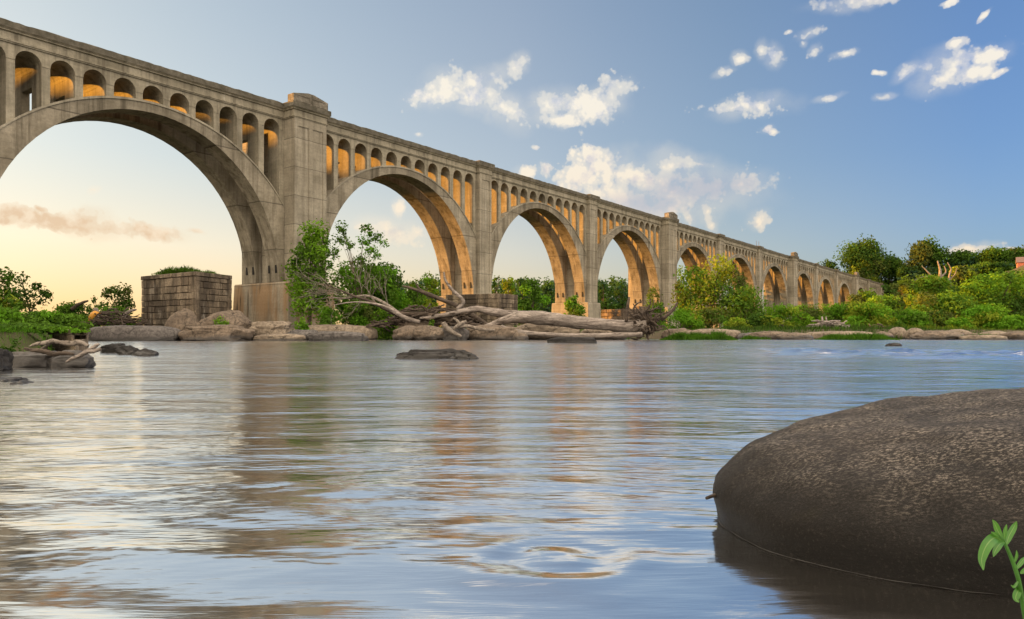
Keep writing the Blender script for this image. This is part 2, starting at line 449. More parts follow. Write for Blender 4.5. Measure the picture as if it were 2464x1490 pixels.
gx = grid_lines([(-4000, -400, 600), (-400, -200, 20), (-200, -60, 5), (-60, -22, 2.5), (-22, -5, .7), (-5, 90, 2.5), (90, 300, 8), (300, 600, 50), (600, 4200, 600)])
gy = grid_lines([(-400, 0, 80), (0, 10, 5), (10, 34, 1.0), (34, 40, 3), (40, 110, 2.0), (110, 200, 6), (200, 460, 10), (460, 1000, 90), (1000, 6000, 1000)])
vv = np.array([(x, y, ground(x, y)) for y in gy for x in gx]); nx = len(gx)
ff = np.array([(j * nx + i, j * nx + i + 1, (j + 1) * nx + i + 1, (j + 1) * nx + i) for j in range(len(gy) - 1) for i in range(nx - 1)])
t = NT('bank_soil'); v = t.coord(); a = t.noise(v, .25, 6, .65); b = t.noise(v, 2.5, 5, .7)
t.bsdf(t.mix(t.ramp(a, [(.4, 0), (.6, 1)]), t.mix(b, (.022, .034, .010), (.05, .065, .018)), t.mix(b, (.05, .042, .026), (.10, .08, .055))), .95, t.bump(b, .6, .1), .1)
tag(mesh_np('ground', vv, ff, t.m, smooth=True), kind='structure')

# river: one sheet, finer where it is near; smoothed by the long exposure into low flowing ridges
Zs = [-60.0, -8.0, -1.0, .3]; z = .55
while z < 120: Zs.append(z); z *= 1.0135
Zs += [160, 260]
us = list(np.linspace(-1, 1, 260))
def fbm(x, y, z, o): return noise.fractal(Vector((x, y, z)), 1.0, 2.1, o)
def river(X, Y):
    """surface height of the moving water"""
    if Y < .5 or Y > 75 or abs(X) > Y * 1.2 + 2: return 0.0
    near = 1 - ss((Y - 2) / 9)
    h = .018 * fbm(X * .55 + Y * .3, Y * 1.3, 0, 3) * (1 - near * .5)
    h += near * .0085 * fbm(X * 1.5 - Y * .5, Y * 3.6 + X * .9, 4, 2)
    rif = ss((X - 2.0 - .15 * Y) / 5) * math.exp(-((Y - 21 - 2.5 * math.sin(X * .25)) / 4.5) ** 2)
    h += .19 * rif * max(-.25, fbm(X * .6, Y * 1.5, 9, 4))
    h += .05 * ss((Y - 14) / 14) * max(-.4, fbm(X * .22, Y * .5, 7, 4)) * (1 - ss((Y - 60) / 10))
    # eddies off the nose of the near boulder
    d = math.hypot((X - .12) * 1.0, (Y - 1.93) * 1.25)
    d += .07 * noise.noise(Vector((X * 4.5, Y * 4.5, 2)))
    h += .0042 * math.cos(d * 26) * math.exp(-(d / .33) ** 2)
    return h
wv = []; cols = len(us)
for Zr in Zs:
    half = max(1.6, abs(Zr) * 1.05) if Zr > 0 else 3
    for u in us:
        X = u * half
        if abs(u) > .985: X = math.copysign(900, u)
        elif abs(u) > .975: X = math.copysign(max(150, half), u)
        wv.append((X, Zr, river(X, Zr) if abs(u) < .97 else 0.0))
wf = np.array([(j * cols + i, j * cols + i + 1, (j + 1) * cols + i + 1, (j + 1) * cols + i) for j in range(len(Zs) - 1) for i in range(cols - 1)])
def mat_water():
    t = NT('flowing_river_water')
    geo = t.n('ShaderNodeNewGeometry'); pos = geo.outputs['Position']
    def mp(sc, rz=0.0):
        m_ = t.n('ShaderNodeMapping'); m_.inputs['Scale'].default_value = sc; m_.inputs['Rotation'].default_value = (0, 0, rz)
        t.l(pos, m_.inputs[0]); return m_.outputs[0]
    y = t.sep(pos)[1]
    far = t.ramp(t.math('DIVIDE', y, 60.0), [(.03, 0), (.30, 1)])
    a = t.noise(mp((.30, 1.1, 1), .10), 1.0, 5, .6, .3)       # broad ridges
    b = t.noise(mp((.9, 5.5, 1), -.10), 1.0, 5, .62, .4)      # drawn-out streaks
    e = t.noise(mp((.95, 1.7, 1), .5), 1.0, 4, .55, .5)
    c = t.noise(mp((3.5, 16.0, 1), .25), 1.0, 4, .6, .5)
    h1 = t.math('ADD', t.math('MULTIPLY', a, .24), t.math('MULTIPLY', b, .034))
    h1 = t.math('ADD', h1, t.math('ADD', t.math('MULTIPLY', c, .006), t.math('MULTIPLY', e, .10)))
    h1 = t.math('MULTIPLY', h1, t.ramp(t.math('DIVIDE', y, 12.0), [(.10, .16), (.30, .55), (.75, 1)]))
    nr = t.bump(h1, .42, 1.0)
    foamn = t.noise(mp((.28, 1.5, 1)), 1.0, 6, .68, .5)
    xx = t.sep(pos)[0]
    band = t.math('MULTIPLY', t.ramp(t.math('DIVIDE', y, 60.0), [(.22, 0), (.32, 1), (.42, 1), (.56, 0)]), t.ramp(t.math('DIVIDE', t.math('ADD', xx, 20), 60.0), [(.30, .25), (.42, 1)]))
    foam = t.math('MULTIPLY', t.ramp(foamn, [(.50, 0), (.70, 1)]), t.ramp(t.math('DIVIDE', y, 70.0), [(.08, .0), (.22, .36), (.9, .7)]))
    foam = t.math('MAXIMUM', foam, t.math('MULTIPLY', band, t.ramp(t.noise(mp((.7, 2.4, 1)), 1.0, 6, .7, .6), [(.52, 0), (.66, .75)])))
    silt = t.noise(mp((.12, .5, 1)), 1.0, 4)
    body = t.mix(silt, (.035, .031, .024), (.065, .058, .046))
    body = t.mix(foam, body, (.62, .62, .62))
    d = t.n('ShaderNodeBsdfDiffuse'); t.l(body, d.inputs['Color']); t.l(nr, d.inputs['Normal'])
    g = t.n('ShaderNodeBsdfGlossy'); g.inputs['Color'].default_value = (.97, .97, .97, 1)
    t.l(nr, g.inputs['Normal'])
    t.l(t.ramp(far, [(0, .10), (1, .15)]), g.inputs['Roughness'])
    lw = t.n('ShaderNodeLayerWeight'); lw.inputs['Blend'].default_value = .5; t.l(nr, lw.inputs['Normal'])
    fr = t.ramp(lw.outputs['Facing'], [(.0, .25), (.45, .82), (.75, .96), (1.0, .99)])
    fr = t.math('MULTIPLY', fr, t.math('SUBTRACT', 1.0, t.math('MULTIPLY', foam, .45)))
    mx = t.n('ShaderNodeMixShader'); t.l(fr, mx.inputs[0]); t.l(d.outputs[0], mx.inputs[1]); t.l(g.outputs[0], mx.inputs[2])
    t.l(mx.outputs[0], t.out.inputs['Surface']); return t.m
tag(mesh_np('river_water', np.array(wv), wf, mat_water(), smooth=True), kind='structure')
# ---------------------------------------------------------------- vegetation
def unit(v): return v / np.maximum(np.linalg.norm(v, axis=1, keepdims=True), 1e-9)
def leaf_mesh(name, pts, nrm, size, cols, mat, parent, rs, aspect=.55, bias=.8):
    n = len(pts)
    nn = unit(nrm * bias + rs.normal(size=(n, 3)) * .75)
    u = unit(np.cross(nn, rs.normal(size=(n, 3)))); v = np.cross(nn, u)
    L = size * rs.uniform(.6, 1.35, (n, 1)); Wd = L * aspect
    fold = nn * L * .18
    q = np.stack([pts - u * L, pts - v * Wd + fold, pts + u * L, pts + v * Wd + fold], 1).reshape(-1, 3)
    f = np.arange(n * 4).reshape(n, 4)
    return mesh_np(name, q, f, mat, parent, cols=cols)
GREENS = {
 'dark': ((0.028, 0.071, 0.014), (0.056, 0.119, 0.024)), 'mid': ((0.047, 0.119, 0.015), (0.086, 0.178, 0.026)),
 'lime': ((0.082, 0.200, 0.015), (0.140, 0.281, 0.028)), 'yellow': ((0.117, 0.189, 0.018), (0.187, 0.259, 0.030)),
 'olive': ((0.055, 0.086, 0.022), (0.090, 0.130, 0.035)), 'blue': ((0.023, 0.063, 0.036), (0.041, 0.099, 0.052)), 'rust': ((.10, .065, .02), (.16, .10, .03)),
 'bright': ((0.058, 0.173, 0.012), (0.105, 0.248, 0.024))}
def crown_points(rs, lobes, per, shell=.55):
    P_, N_, K_ = [], [], []
    for k, (c, r) in enumerate(lobes):
        r = np.array(r, float) * np.ones(3)
        m = max(8, int(per * (np.prod(r) ** (2 / 3))))
        d = unit(rs.normal(size=(m, 3))); rad = shell + (1.08 - shell) * rs.uniform(0, 1, (m, 1)) ** .6
        # sprays: leaves gather round random twigs of the lobe
        tw = unit(rs.normal(size=(max(5, m // 22), 3))); pick = rs.integers(0, len(tw), m)
        d = unit(d * .62 + tw[pick] * .75)
        rad *= (1 + .24 * rs.normal(size=len(tw)))[pick][:, None].clip(.6, 1.35)
        P_.append(np.array(c) + d * rad * r); N_.append(d + np.array([0, 0, .35])); K_.append(np.full(m, k))
    return np.concatenate(P_), np.concatenate(N_), np.concatenate(K_)
def leaf_cols(rs, K_, n, keys):
    nl = K_.max() + 1
    if isinstance(keys, str): keys = (keys,)
    lo = np.array([GREENS[keys[i % len(keys)]][0] for i in rs.integers(0, len(keys), nl)]); hi = np.array([GREENS[k][1] for k in keys])
    key_of = rs.integers(0, len(keys), nl)
    lo = np.array([GREENS[keys[i]][0] for i in key_of]); hi = np.array([GREENS[keys[i]][1] for i in key_of])
    t = (rs.uniform(0, 1, n) * .6 + rs.uniform(0, 1, nl)[K_] * .4)[:, None]
    c = lo[K_] * (1 - t) + hi[K_] * t
    return c * rs.uniform(.8, 1.4, (n, 1)) * np.array([1.12, 1.0, 1.0])
def plant(name, label, cat, x0, x1, yt, Z, keys, kind='round', leaf=.16, dens=1.0, base=None, group=None, seed=0, lobes=None, nlobe=None, trunk=True, gap=.0, depth=.8, bark='bark', lean=0.0, tone=1.0):
    """a tree or shrub that reaches from pixel column x0 to x1, its top at row yt, standing Z metres off"""
    rs = np.random.default_rng(seed + 17); X = XW((x0 + x1) / 2, Z); w = (x1 - x0) / F * Z / 2 * (1.0 if lobes else 1.12)
    g = ground(X, Z) - .05 if base is None else base
    H = ZW(yt, Z) - g
    root = empty(name, (X, Z, g)); tag(root, label, cat, group)
    L = []
    if lobes:                           # px centres and half sizes given one by one
        for (lx, ly, rx, ry) in lobes:
            k = Z / F; dy = rs.uniform(-.5, .5) * w * .5
            L.append(((XW(lx, Z) - X, dy, ZW(ly, Z) - g), (rx * k, (rx + ry) / 2 * k, ry * k)))
    else:
        n = nlobe or {'round': 20, 'shrub': 15, 'airy': 16, 'tall': 18, 'willow': 16}[kind]
        for i in range(n):
            t = (i + rs.uniform(0, 1)) / n
            if kind in ('round', 'tall'):
                zz = .22 + .70 * t; prof = math.sqrt(max(.05, 1 - ((zz - .50) / .56) ** 2))
            elif kind == 'airy': zz = .25 + .70 * t; prof = .95 - .55 * zz
            else: zz = .08 + .80 * t; prof = math.sqrt(max(.06, 1 - (zz / 1.02) ** 2.2))
            a = rs.uniform(0, 6.283); rr = prof * math.sqrt(rs.uniform(.05, 1))
            sz = (.30 if kind != 'airy' else .22) * rs.uniform(.7, 1.25)
            rx = w * sz * (1.25 if n < 18 else 1.1); rz = min(H * .24, rx * 1.05) * rs.uniform(.7, 1.0)
            L.append(((math.cos(a) * (w - rx) * rr + lean * zz * w, math.sin(a) * (w - rx) * rr * depth, min(H - rz, H * zz)), (rx, rx, rz)))
        L.append(((rs.uniform(-.2, .2) * w, 0, H - .16 * H), (w * .3, w * .3, .16 * H)))
        # the two sides reach the given width
        for sx in (-1, 1): L.append(((sx * w * .74, rs.uniform(-.3, .3) * w * depth, H * (.42 if kind != 'shrub' else .28) * rs.uniform(.8, 1.3)), (w * .27, w * .27, min(w * .27, H * .2))))
    leaf *= 1.12
    per = 26 * dens / (leaf * leaf) * .26
    pts, nr, K_ = crown_points(rs, L, per, .35 if kind != 'airy' else .2)
    if gap: keep = rs.uniform(0, 1, len(pts)) > gap; pts, nr, K_ = pts[keep], nr[keep], K_[keep]
    keep = pts[:, 2] > .02; pts, nr, K_ = pts[keep], nr[keep], K_[keep]
    leaf_mesh('crown', pts, nr, leaf, leaf_cols(rs, K_, len(pts), keys) * tone, M['leaf'], root, rs, .5 if kind != 'willow' else .28)
    if trunk:
        bm = bmesh.new(); rt = max(.03, H * .018) * {'shrub': .55, 'airy': .36}.get(kind, 1.0)
        rnd = random.Random(seed)
        if kind in ('shrub', 'willow'):
            for q in range(5):
                c = L[rnd.randrange(len(L))][0]
                tube(bm, spline([(rnd.uniform(-.1, .1) * w, rnd.uniform(-.1, .1) * w, -.1, rt), (c[0] * .45, c[1] * .4, c[2] * .55, rt * .7), (*c, rt * .25)], 4), 5)
            build('stem', bm, M[bark], root)
        else:
            top = max(L, key=lambda l: l[0][2])[0]
            mid = (top[0] * .35 + rnd.uniform(-.06, .06) * w, 0, H * .42)
            tr = spline([(0, 0, -.3, rt * 1.25), (mid[0] * .4, 0, H * .18, rt), (*mid, rt * .8), (top[0], top[1], top[2], rt * .15)], 6)
            tube(bm, tr, 7, .15, seed); build('trunk', bm, M[bark], root, True)
            bm = bmesh.new()
            for (c, r) in L[::1 if kind == 'airy' else 2]:
                b = tr[min(len(tr) - 3, max(3, int(len(tr) * (.25 + .55 * c[2] / H * .8))))]
                tube(bm, spline([(b[0], b[1], b[2], rt * .45), ((b[0] + c[0]) / 2, (b[1] + c[1]) / 2, (b[2] * .4 + c[2] * .6), rt * .28), (*c, rt * .08)], 4), 5)
            build('limb', bm, M[bark], root)
    return root

T = 'tree'; S = 'shrub'
G1 = 'trees and shrubs on the island under the viaduct'; G2 = 'trees on the far wooded bank'; G3 = 'willow shrubs along the right shore'; G4 = 'trees on the left bank'
# island, left to right
plant('vine_clad_tree', 'dense green tree hiding the foot of the nearest tall bridge pier', T, 690, 796, 532, 66.5, ('mid', 'dark', 'mid', 'lime'), 'tall', .15, 1.5, group=G1, seed=1,
      lobes=[(752, 565, 26, 28), (772, 560, 18, 24), (735, 600, 32, 26), (765, 610, 28, 28), (722, 655, 34, 30), (760, 660, 34, 36), (735, 695, 40, 30), (712, 640, 20, 18), (770, 710, 24, 34), (740, 735, 34, 30), (775, 745, 18, 26), (705, 660, 14, 12), (742, 575, 14, 16), (782, 590, 12, 20)])
plant('slender_tree', 'airy tree with sparse leaves and sky showing through, right of the nearest pier', T, 785, 965, 528, 67, ('mid', 'bright', 'mid'), 'airy', .12, 1.0, group=G1, seed=2, bark='bark',
      lobes=[(822, 545, 16, 16), (815, 575, 18, 15), (842, 590, 14, 14), (808, 610, 18, 16), (880, 548, 20, 10), (872, 578, 20, 15), (905, 570, 22, 12), (922, 585, 14, 10), (895, 605, 22, 16), (860, 625, 24, 18), (818, 648, 26, 20), (890, 645, 26, 16), (925, 650, 22, 11), (950, 656, 14, 7), (845, 665, 30, 20), (805, 680, 20, 22), (880, 680, 30, 18), (920, 672, 22, 12), (830, 705, 30, 22), (868, 715, 30, 22), (800, 640, 14, 14), (910, 620, 14, 10), (938, 640, 10, 7), (830, 560, 8, 8), (890, 562, 10, 8)])
plant('round_shrub', 'bright green round shrub at the foot of the pier beside flat slabs', S, 754, 828, 736, 63, ('bright', 'mid'), 'shrub', .11, 1.1, group=G1, seed=3)
plant('low_shrub', 'small low lime green shrub on the rocks left of the round shrub', S, 700, 752, 763, 61, ('bright', 'lime'), 'shrub', .10, 1.0, group=G1, seed=4)
plant('leafy_shrub', 'wide leafy shrub thicket behind the flat slabs and dead twigs', S, 815, 905, 722, 66, ('mid', 'bright', 'olive'), 'shrub', .12, 1.1, group=G1, seed=5)
plant('drooping_shrub', 'yellowish green shrub at the left end of the driftwood heap', S, 885, 962, 735, 64, ('mid', 'lime', 'mid'), 'shrub', .12, 1.0, group=G1, seed=6)
plant('tangled_tree', 'dark tree thicket standing behind the bare grey twigs', T, 795, 970, 635, 76, ('mid', 'dark', 'bright'), 'round', .17, 1.3, group=G1, seed=7)
plant('yellow_tree', 'sunlit yellow green tree beside the second pier foot', T, 1000, 1062, 655, 84, ('yellow', 'lime'), 'tall', .16, 1.0, group=G1, seed=8)
plant('lime_tree', 'lime green bushy tree between dark woods and the yellow tree', T, 965, 1030, 685, 80, ('lime', 'mid'), 'round', .16, 1.0, group=G1, seed=9)
plant('young_tree', 'dark slim tree against the right edge of the second pier', T, 1178, 1206, 655, 98, ('dark', 'mid'), 'tall', .18, .9, group=G1, seed=10)
plant('yellow_tree', 'yellow topped tree seen through the third arch', T, 1200, 1250, 664, 104, ('yellow', 'lime', 'mid'), 'round', .2, 1.0, group=G1, seed=11)
plant('leafy_tree', 'full mid green tree left of the third pier behind the big log', T, 1238, 1322, 672, 92, ('mid', 'bright', 'mid'), 'round', .17, 1.1, group=G1, seed=12)
plant('leafy_shrub', 'pointed bright green shrub between the third and fourth pier feet', S, 1352, 1416, 712, 88, ('bright', 'mid'), 'shrub', .15, 1.1, group=G1, seed=13)
plant('spreading_bush', 'thin spreading bush at the foot of the fourth pier above the root plate', S, 1540, 1600, 690, 100, ('olive', 'mid'), 'shrub', .16, .5, group=G1, seed=14)
plant('dark_shrub', 'dark green shrub right behind the upturned root plate', S, 1540, 1604, 728, 82, ('dark', 'mid'), 'shrub', .14, 1.0, group=G1, seed=15)
plant('broad_tree', 'large broad tree with yellow sunlit crown right of the fourth pier', T, 1618, 1790, 618, 93, ('mid', 'olive', 'mid', 'yellow'), 'round', .18, 1.0, group=G1, seed=16,
      lobes=[(1735, 640, 30, 24), (1715, 665, 34, 26), (1745, 672, 30, 28), (1668, 665, 34, 26), (1645, 660, 16, 16), (1690, 690, 38, 30), (1735, 705, 42, 34), (1660, 700, 34, 28), (1780, 712, 36, 30), (1640, 720, 26, 24), (1700, 735, 50, 34), (1752, 745, 46, 36), (1655, 750, 40, 34), (1628, 690, 12, 14), (1770, 680, 20, 22), (1765, 655, 14, 16)])
plant('dark_tree', 'dark round tree mass at the right side of the broad sunlit tree', T, 1745, 1862, 690, 90, ('dark', 'mid', 'olive'), 'round', .17, 1.1, group=G1, seed=17,
      lobes=[(1790, 712, 34, 26), (1815, 735, 34, 26), (1780, 745, 44, 30), (1830, 755, 32, 26), (1760, 765, 40, 24), (1800, 770, 50, 22), (1765, 720, 22, 20)])
plant('feathery_shrub', 'yellow green feathery shrub in front of the broad tree, beside the fourth pier', S, 1588, 1692, 742, 78, ('lime', 'bright'), 'willow', .15, 1.2, group=G3, seed=18)
plant('grey_shrub', 'grey green shrub in the shade under the broad tree', S, 1660, 1755, 738, 82, ('mid', 'olive'), 'shrub', .14, 1.0, group=G3, seed=19)
plant('yellow_bush', 'low yellow bush on the pale slab under the dark tree', S, 1738, 1808, 764, 76, ('yellow', 'lime'), 'shrub', .12, 1.0, group=G3, seed=20)
plant('willow_shrub', 'feathery lime green willow shrub, leftmost of the band under the far arches', S, 1826, 1940, 732, 84, ('lime', 'bright', 'yellow'), 'willow', .17, 1.3, group=G3, seed=21)
plant('willow_shrub', 'taller feathery willow shrub in the middle of the band under the far arches', S, 1890, 2000, 734, 86, ('mid', 'olive', 'lime'), 'willow', .17, 1.3, group=G3, seed=22)
plant('willow_shrub', 'feathery willow shrub left of the driftwood pile on the right shore', S, 1952, 2080, 730, 90, ('lime', 'bright', 'mid'), 'willow', .17, 1.3, group=G3, seed=23)
plant('sunlit_bush', 'sunlit yellow green bush behind the driftwood pile on the right shore', S, 2020, 2160, 726, 86, ('lime', 'yellow', 'bright'), 'shrub', .16, 1.2, group=G3, seed=24)
plant('olive_tree', 'olive green low tree in front of the farthest arches', T, 2040, 2135, 698, 150, ('olive', 'mid'), 'round', .28, 1.0, group=G2, seed=25)
plant('pale_tree', 'pale green spreading tree right of the olive tree by the last arches', T, 2088, 2210, 712, 120, ('lime', 'mid', 'olive'), 'round', .24, 1.0, group=G2, seed=26)
plant('conical_shrub', 'conical bright green shrub above the pale rounded boulders', S, 2145, 2240, 744, 84, ('bright', 'mid'), 'shrub', .15, 1.1, group=G3, seed=27)
plant('grey_green_tree', 'wide grey green tree with lit right edge behind the right bank boulders', T, 2195, 2360, 704, 96, ('olive', 'mid', 'mid', 'lime'), 'round', .19, 1.1, group=G3, seed=28)
plant('slim_yellow_tree', 'slim yellow tipped tree rising between two wider ones on the right bank', T, 2175, 2212, 705, 112, ('yellow', 'lime'), 'tall', .22, 1.0, group=G3, seed=29)
plant('rounded_shrub', 'light green rounded shrub at the right edge behind low boulders', S, 2310, 2440, 735, 84, ('lime', 'yellow', 'bright'), 'shrub', .15, 1.2, group=G3, seed=30)
plant('broad_tree', 'big broad tree with bright top at the right edge of the picture', T, 2305, 2500, 658, 108, ('mid', 'lime', 'mid', 'dark'), 'round', .21, 1.2, group=G3, seed=31,
      lobes=[(2350, 690, 40, 24), (2400, 680, 40, 22), (2450, 680, 40, 24), (2335, 715, 32, 24), (2380, 720, 50, 30), (2440, 725, 50, 34), (2365, 750, 40, 26), (2420, 760, 50, 28), (2480, 740, 36, 34), (2320, 700, 16, 14), (2425, 668, 24, 14), (2355, 676, 20, 12)])
plant('edge_shrub', 'green shrub cut by the right edge above the waterline stones', S, 2410, 2490, 758, 80, ('bright', 'lime'), 'shrub', .15, 1.1, group=G3, seed=32)
plant('shore_bush', 'dark green bush under the pale spreading tree on the right shore', S, 2095, 2190, 742, 92, ('mid', 'dark'), 'shrub', .16, 1.2, group=G3, seed=33)
plant('shore_bush', 'mid green bush between the conical shrub and the wide grey green tree', S, 2215, 2300, 748, 90, ('dark', 'olive'), 'shrub', .16, 1.2, group=G3, seed=34)
plant('shore_bush', 'low bright bush behind the layered tan boulder', S, 2270, 2345, 764, 80, ('bright', 'lime'), 'shrub', .14, 1.2, group=G3, seed=35)
plant('shore_bush', 'dark low bush between the dark tree and the first willow shrub', S, 1795, 1870, 752, 84, ('mid', 'dark'), 'shrub', .15, 1.2, group=G3, seed=36)
# far wood seen under the arches and up the right hillside
wl = [('dark blue green tree seen under the second arch, left part', 920, 985, 664, 175), ('dark blue green tree seen under the second arch, right part', 968, 1045, 672, 180), ('dark far tree behind the left side of the third arch', 1232, 1300, 660, 185),
      ('tufted dark far tree by the left side of the third pier', 1290, 1345, 672, 190), ('even dark green tree at the left side of the fourth arch', 1425, 1480, 672, 200), ('dark green tree at the right side of the fourth arch', 1470, 1520, 676, 205),
      ('dark green tree behind the broad tree and fifth arch', 1600, 1690, 700, 215)]
for i, (lb, x0, x1, yt, Z) in enumerate(wl):
    plant('far_tree', lb, T, x0, x1, yt, Z, ('blue', 'dark'), 'round', .34, 1.0, base=.5, group=G2, seed=60 + i, depth=.5)
# the far wood reads as one mass under the arches
rs = np.random.default_rng(5); LB = []
for q in range(90):
    px = 860 + q * 8.8 + rs.uniform(-4, 4); Zq = 225 + rs.uniform(-12, 25); top = 676 + 7 * math.sin(px * .021) + 5 * math.sin(px * .07 + 1) + rs.uniform(-4, 7)
    for (dy, sc) in ((8, 1.0), (30, 1.25), (55, 1.3), (80, 1.3)): LB.append(((XW(px, Zq), Zq + rs.uniform(-3, 3), ZW(top + dy + rs.uniform(-3, 3), Zq)), (2.3 * sc, 2.3 * sc, 1.6 * sc)))
pts, nr, K_ = crown_points(rs, LB, 22, .35)
o = leaf_mesh('far_wood', pts, nr, .42, leaf_cols(rs, K_, len(pts), ('blue', 'dark', 'blue')), M['leaf'], None, rs)
tag(o, 'long dark blue green wood on the far bank seen under the arches', 'wood', kind='stuff')
hill = [('tall many headed tree over the far end of the bridge', 1990, 2150, 574, 345, ('olive', 'mid', 'dark'), 40), ('yellow lit tree below the tall one, above the bridge end', 2060, 2130, 622, 338, ('yellow', 'lime', 'olive'), 41),
        ('yellow green low tree against the bridge parapet end', 2030, 2085, 640, 336, ('yellow', 'olive'), 42), ('small dark tree over the bridge parapet, left of the tall one', 1958, 2022, 625, 350, ('dark', 'olive'), 43),
        ('dark green tree filling the dip between two tall crowns', 2100, 2200, 616, 345, ('dark', 'mid'), 44), ('pyramid shaped tall dark tree on the hillside', 2170, 2292, 577, 330, ('dark', 'olive', 'mid'), 45),
        ('dark tree in the shadow below the pyramid shaped one', 2150, 2260, 640, 325, ('blue', 'dark'), 46), ('broad dark tree at the left end of the hilltop wood', 2275, 2370, 604, 325, ('dark', 'mid', 'blue'), 47),
        ('wide dome shaped tree in the hilltop wood', 2350, 2440, 598, 315, ('mid', 'dark'), 48), ('hilltop tree at the right edge above the brick house', 2420, 2500, 594, 330, ('mid', 'olive', 'dark'), 49),
        ('dark lower tree left of the brick house', 2335, 2435, 632, 290, ('dark', 'blue', 'mid'), 50), ('yellow topped tree before the dark hillside', 2150, 2225, 668, 215, ('yellow', 'mid', 'olive'), 51),
        ('bright yellow green crown in front of the dead trees', 2195, 2305, 664, 205, ('lime', 'yellow', 'mid'), 52), ('olive tree right of the bare dead trees', 2285, 2350, 640, 240, ('olive', 'yellow'), 53),
        ('yellow leaved tree below the brick house', 2330, 2480, 658, 180, ('lime', 'yellow', 'mid'), 54), ('rusty brown tree by the end of the viaduct', 2135, 2195, 700, 200, ('rust', 'olive'), 55),
        ('dark tree in the hollow between hillside and shore trees', 2270, 2350, 690, 170, ('dark', 'mid'), 56), ('dark tree at the last arch of the bridge', 2120, 2180, 680, 300, ('dark', 'olive'), 57)]
for (lb, x0, x1, yt, Z, ks, sd) in hill:
    plant('hillside_tree', lb, T, x0, x1, yt, Z, ks, 'round', .0017 * Z + .02, 1.5, group=G2, seed=sd, nlobe=26, depth=.7, tone=.78 if sd < 51 else 1.0)
# left bank
plant('bank_tree', 'dark tree with sunlit rim at the left picture edge', T, -60, 60, 640, 58, ('dark', 'olive', 'mid'), 'round', .16, 1.0, group=G4, seed=70, lobes=[(-30, 690, 40, 40), (10, 668, 22, 24), (5, 700, 30, 26), (30, 715, 24, 18), (-10, 655, 16, 18), (20, 735, 34, 24), (-20, 740, 30, 24)])
plant('bank_tree', 'rounded dark tree against the yellow sky, second from the left edge', T, 30, 128, 658, 62, ('dark', 'olive'), 'round', .14, .9, group=G4, seed=71, lobes=[(55, 672, 18, 13), (85, 690, 20, 14), (110, 705, 16, 12), (60, 700, 24, 18), (95, 718, 24, 14), (45, 722, 24, 18), (75, 733, 30, 14), (120, 716, 8, 7)])
plant('bank_tree', 'yellow green bush in front of the left edge trees', S, -20, 70, 700, 50, ('yellow', 'mid'), 'shrub', .13, 1.1, group=G4, seed=72)
plant('small_tree', 'small dark tree silhouetted on the sky left of the stone pier', T, 240, 322, 684, 70, ('dark', 'olive', 'mid'), 'round', .13, .8, group=G4, seed=73)
plant('slim_sapling', 'tiny slim sapling left of the small dark tree', T, 216, 242, 706, 72, ('dark', 'olive'), 'tall', .12, .7, group=G4, seed=74, nlobe=7)
plant('low_thicket', 'low dark green thicket on the horizon behind the bank', S, 120, 235, 728, 74, ('dark', 'mid'), 'shrub', .14, 1.1, group=G4, seed=75)
plant('low_thicket', 'low green thicket at the foot of the small dark tree', S, 215, 345, 738, 68, ('mid', 'bright'), 'shrub', .14, 1.1, group=G4, seed=76)
plant('vine_mound', 'thick mound of green vines over the left bank, at the picture edge', 'vines', -90, 95, 740, 19, ('bright', 'mid'), 'shrub', .05, 1.3, group=G4, seed=77)
plant('vine_mound', 'thick mound of green vines above the broken stone wall', 'vines', 40, 205, 748, 20, ('bright', 'mid', 'dark'), 'shrub', .05, 1.3, group=G4, seed=78)
plant('vine_mound', 'low vine curtain hanging over the soil of the left bank, nearest the water', 'vines', -80, 178, 778, 15.5, ('mid', 'dark', 'bright'), 'shrub', .042, 1.4, group=G4, seed=79)
plant('leafy_sprig', 'leafy green sprig growing against the rounded boulder left of the pier', S, 505, 560, 758, 55.5, ('bright', 'lime'), 'shrub', .085, .8, group=G1, seed=80)
plant('leafy_sprig', 'small bright sapling growing among rocks under the driftwood', S, 1025, 1052, 765, 61.5, ('bright', 'lime'), 'shrub', .085, .8, group=G1, seed=81)
plant('ledge_fern', 'small dark fern clump at the foot of the second pier on the stone remnant', S, 1112, 1146, 730, 87, ('dark', 'mid'), 'shrub', .12, .6, base=3.9, group=G1, seed=82)
plant('bank_fern', 'green weeds growing between the logs and rocks of the left bank', S, 150, 200, 842, 12.5, ('bright', 'mid'), 'shrub', .028, .9, group=G4, seed=92)
plant('bank_fern', 'dark weeds spilling over the rock at the left picture edge', S, -10, 70, 806, 12.8, ('mid', 'dark'), 'shrub', .035, 1.0, group=G4, seed=93)
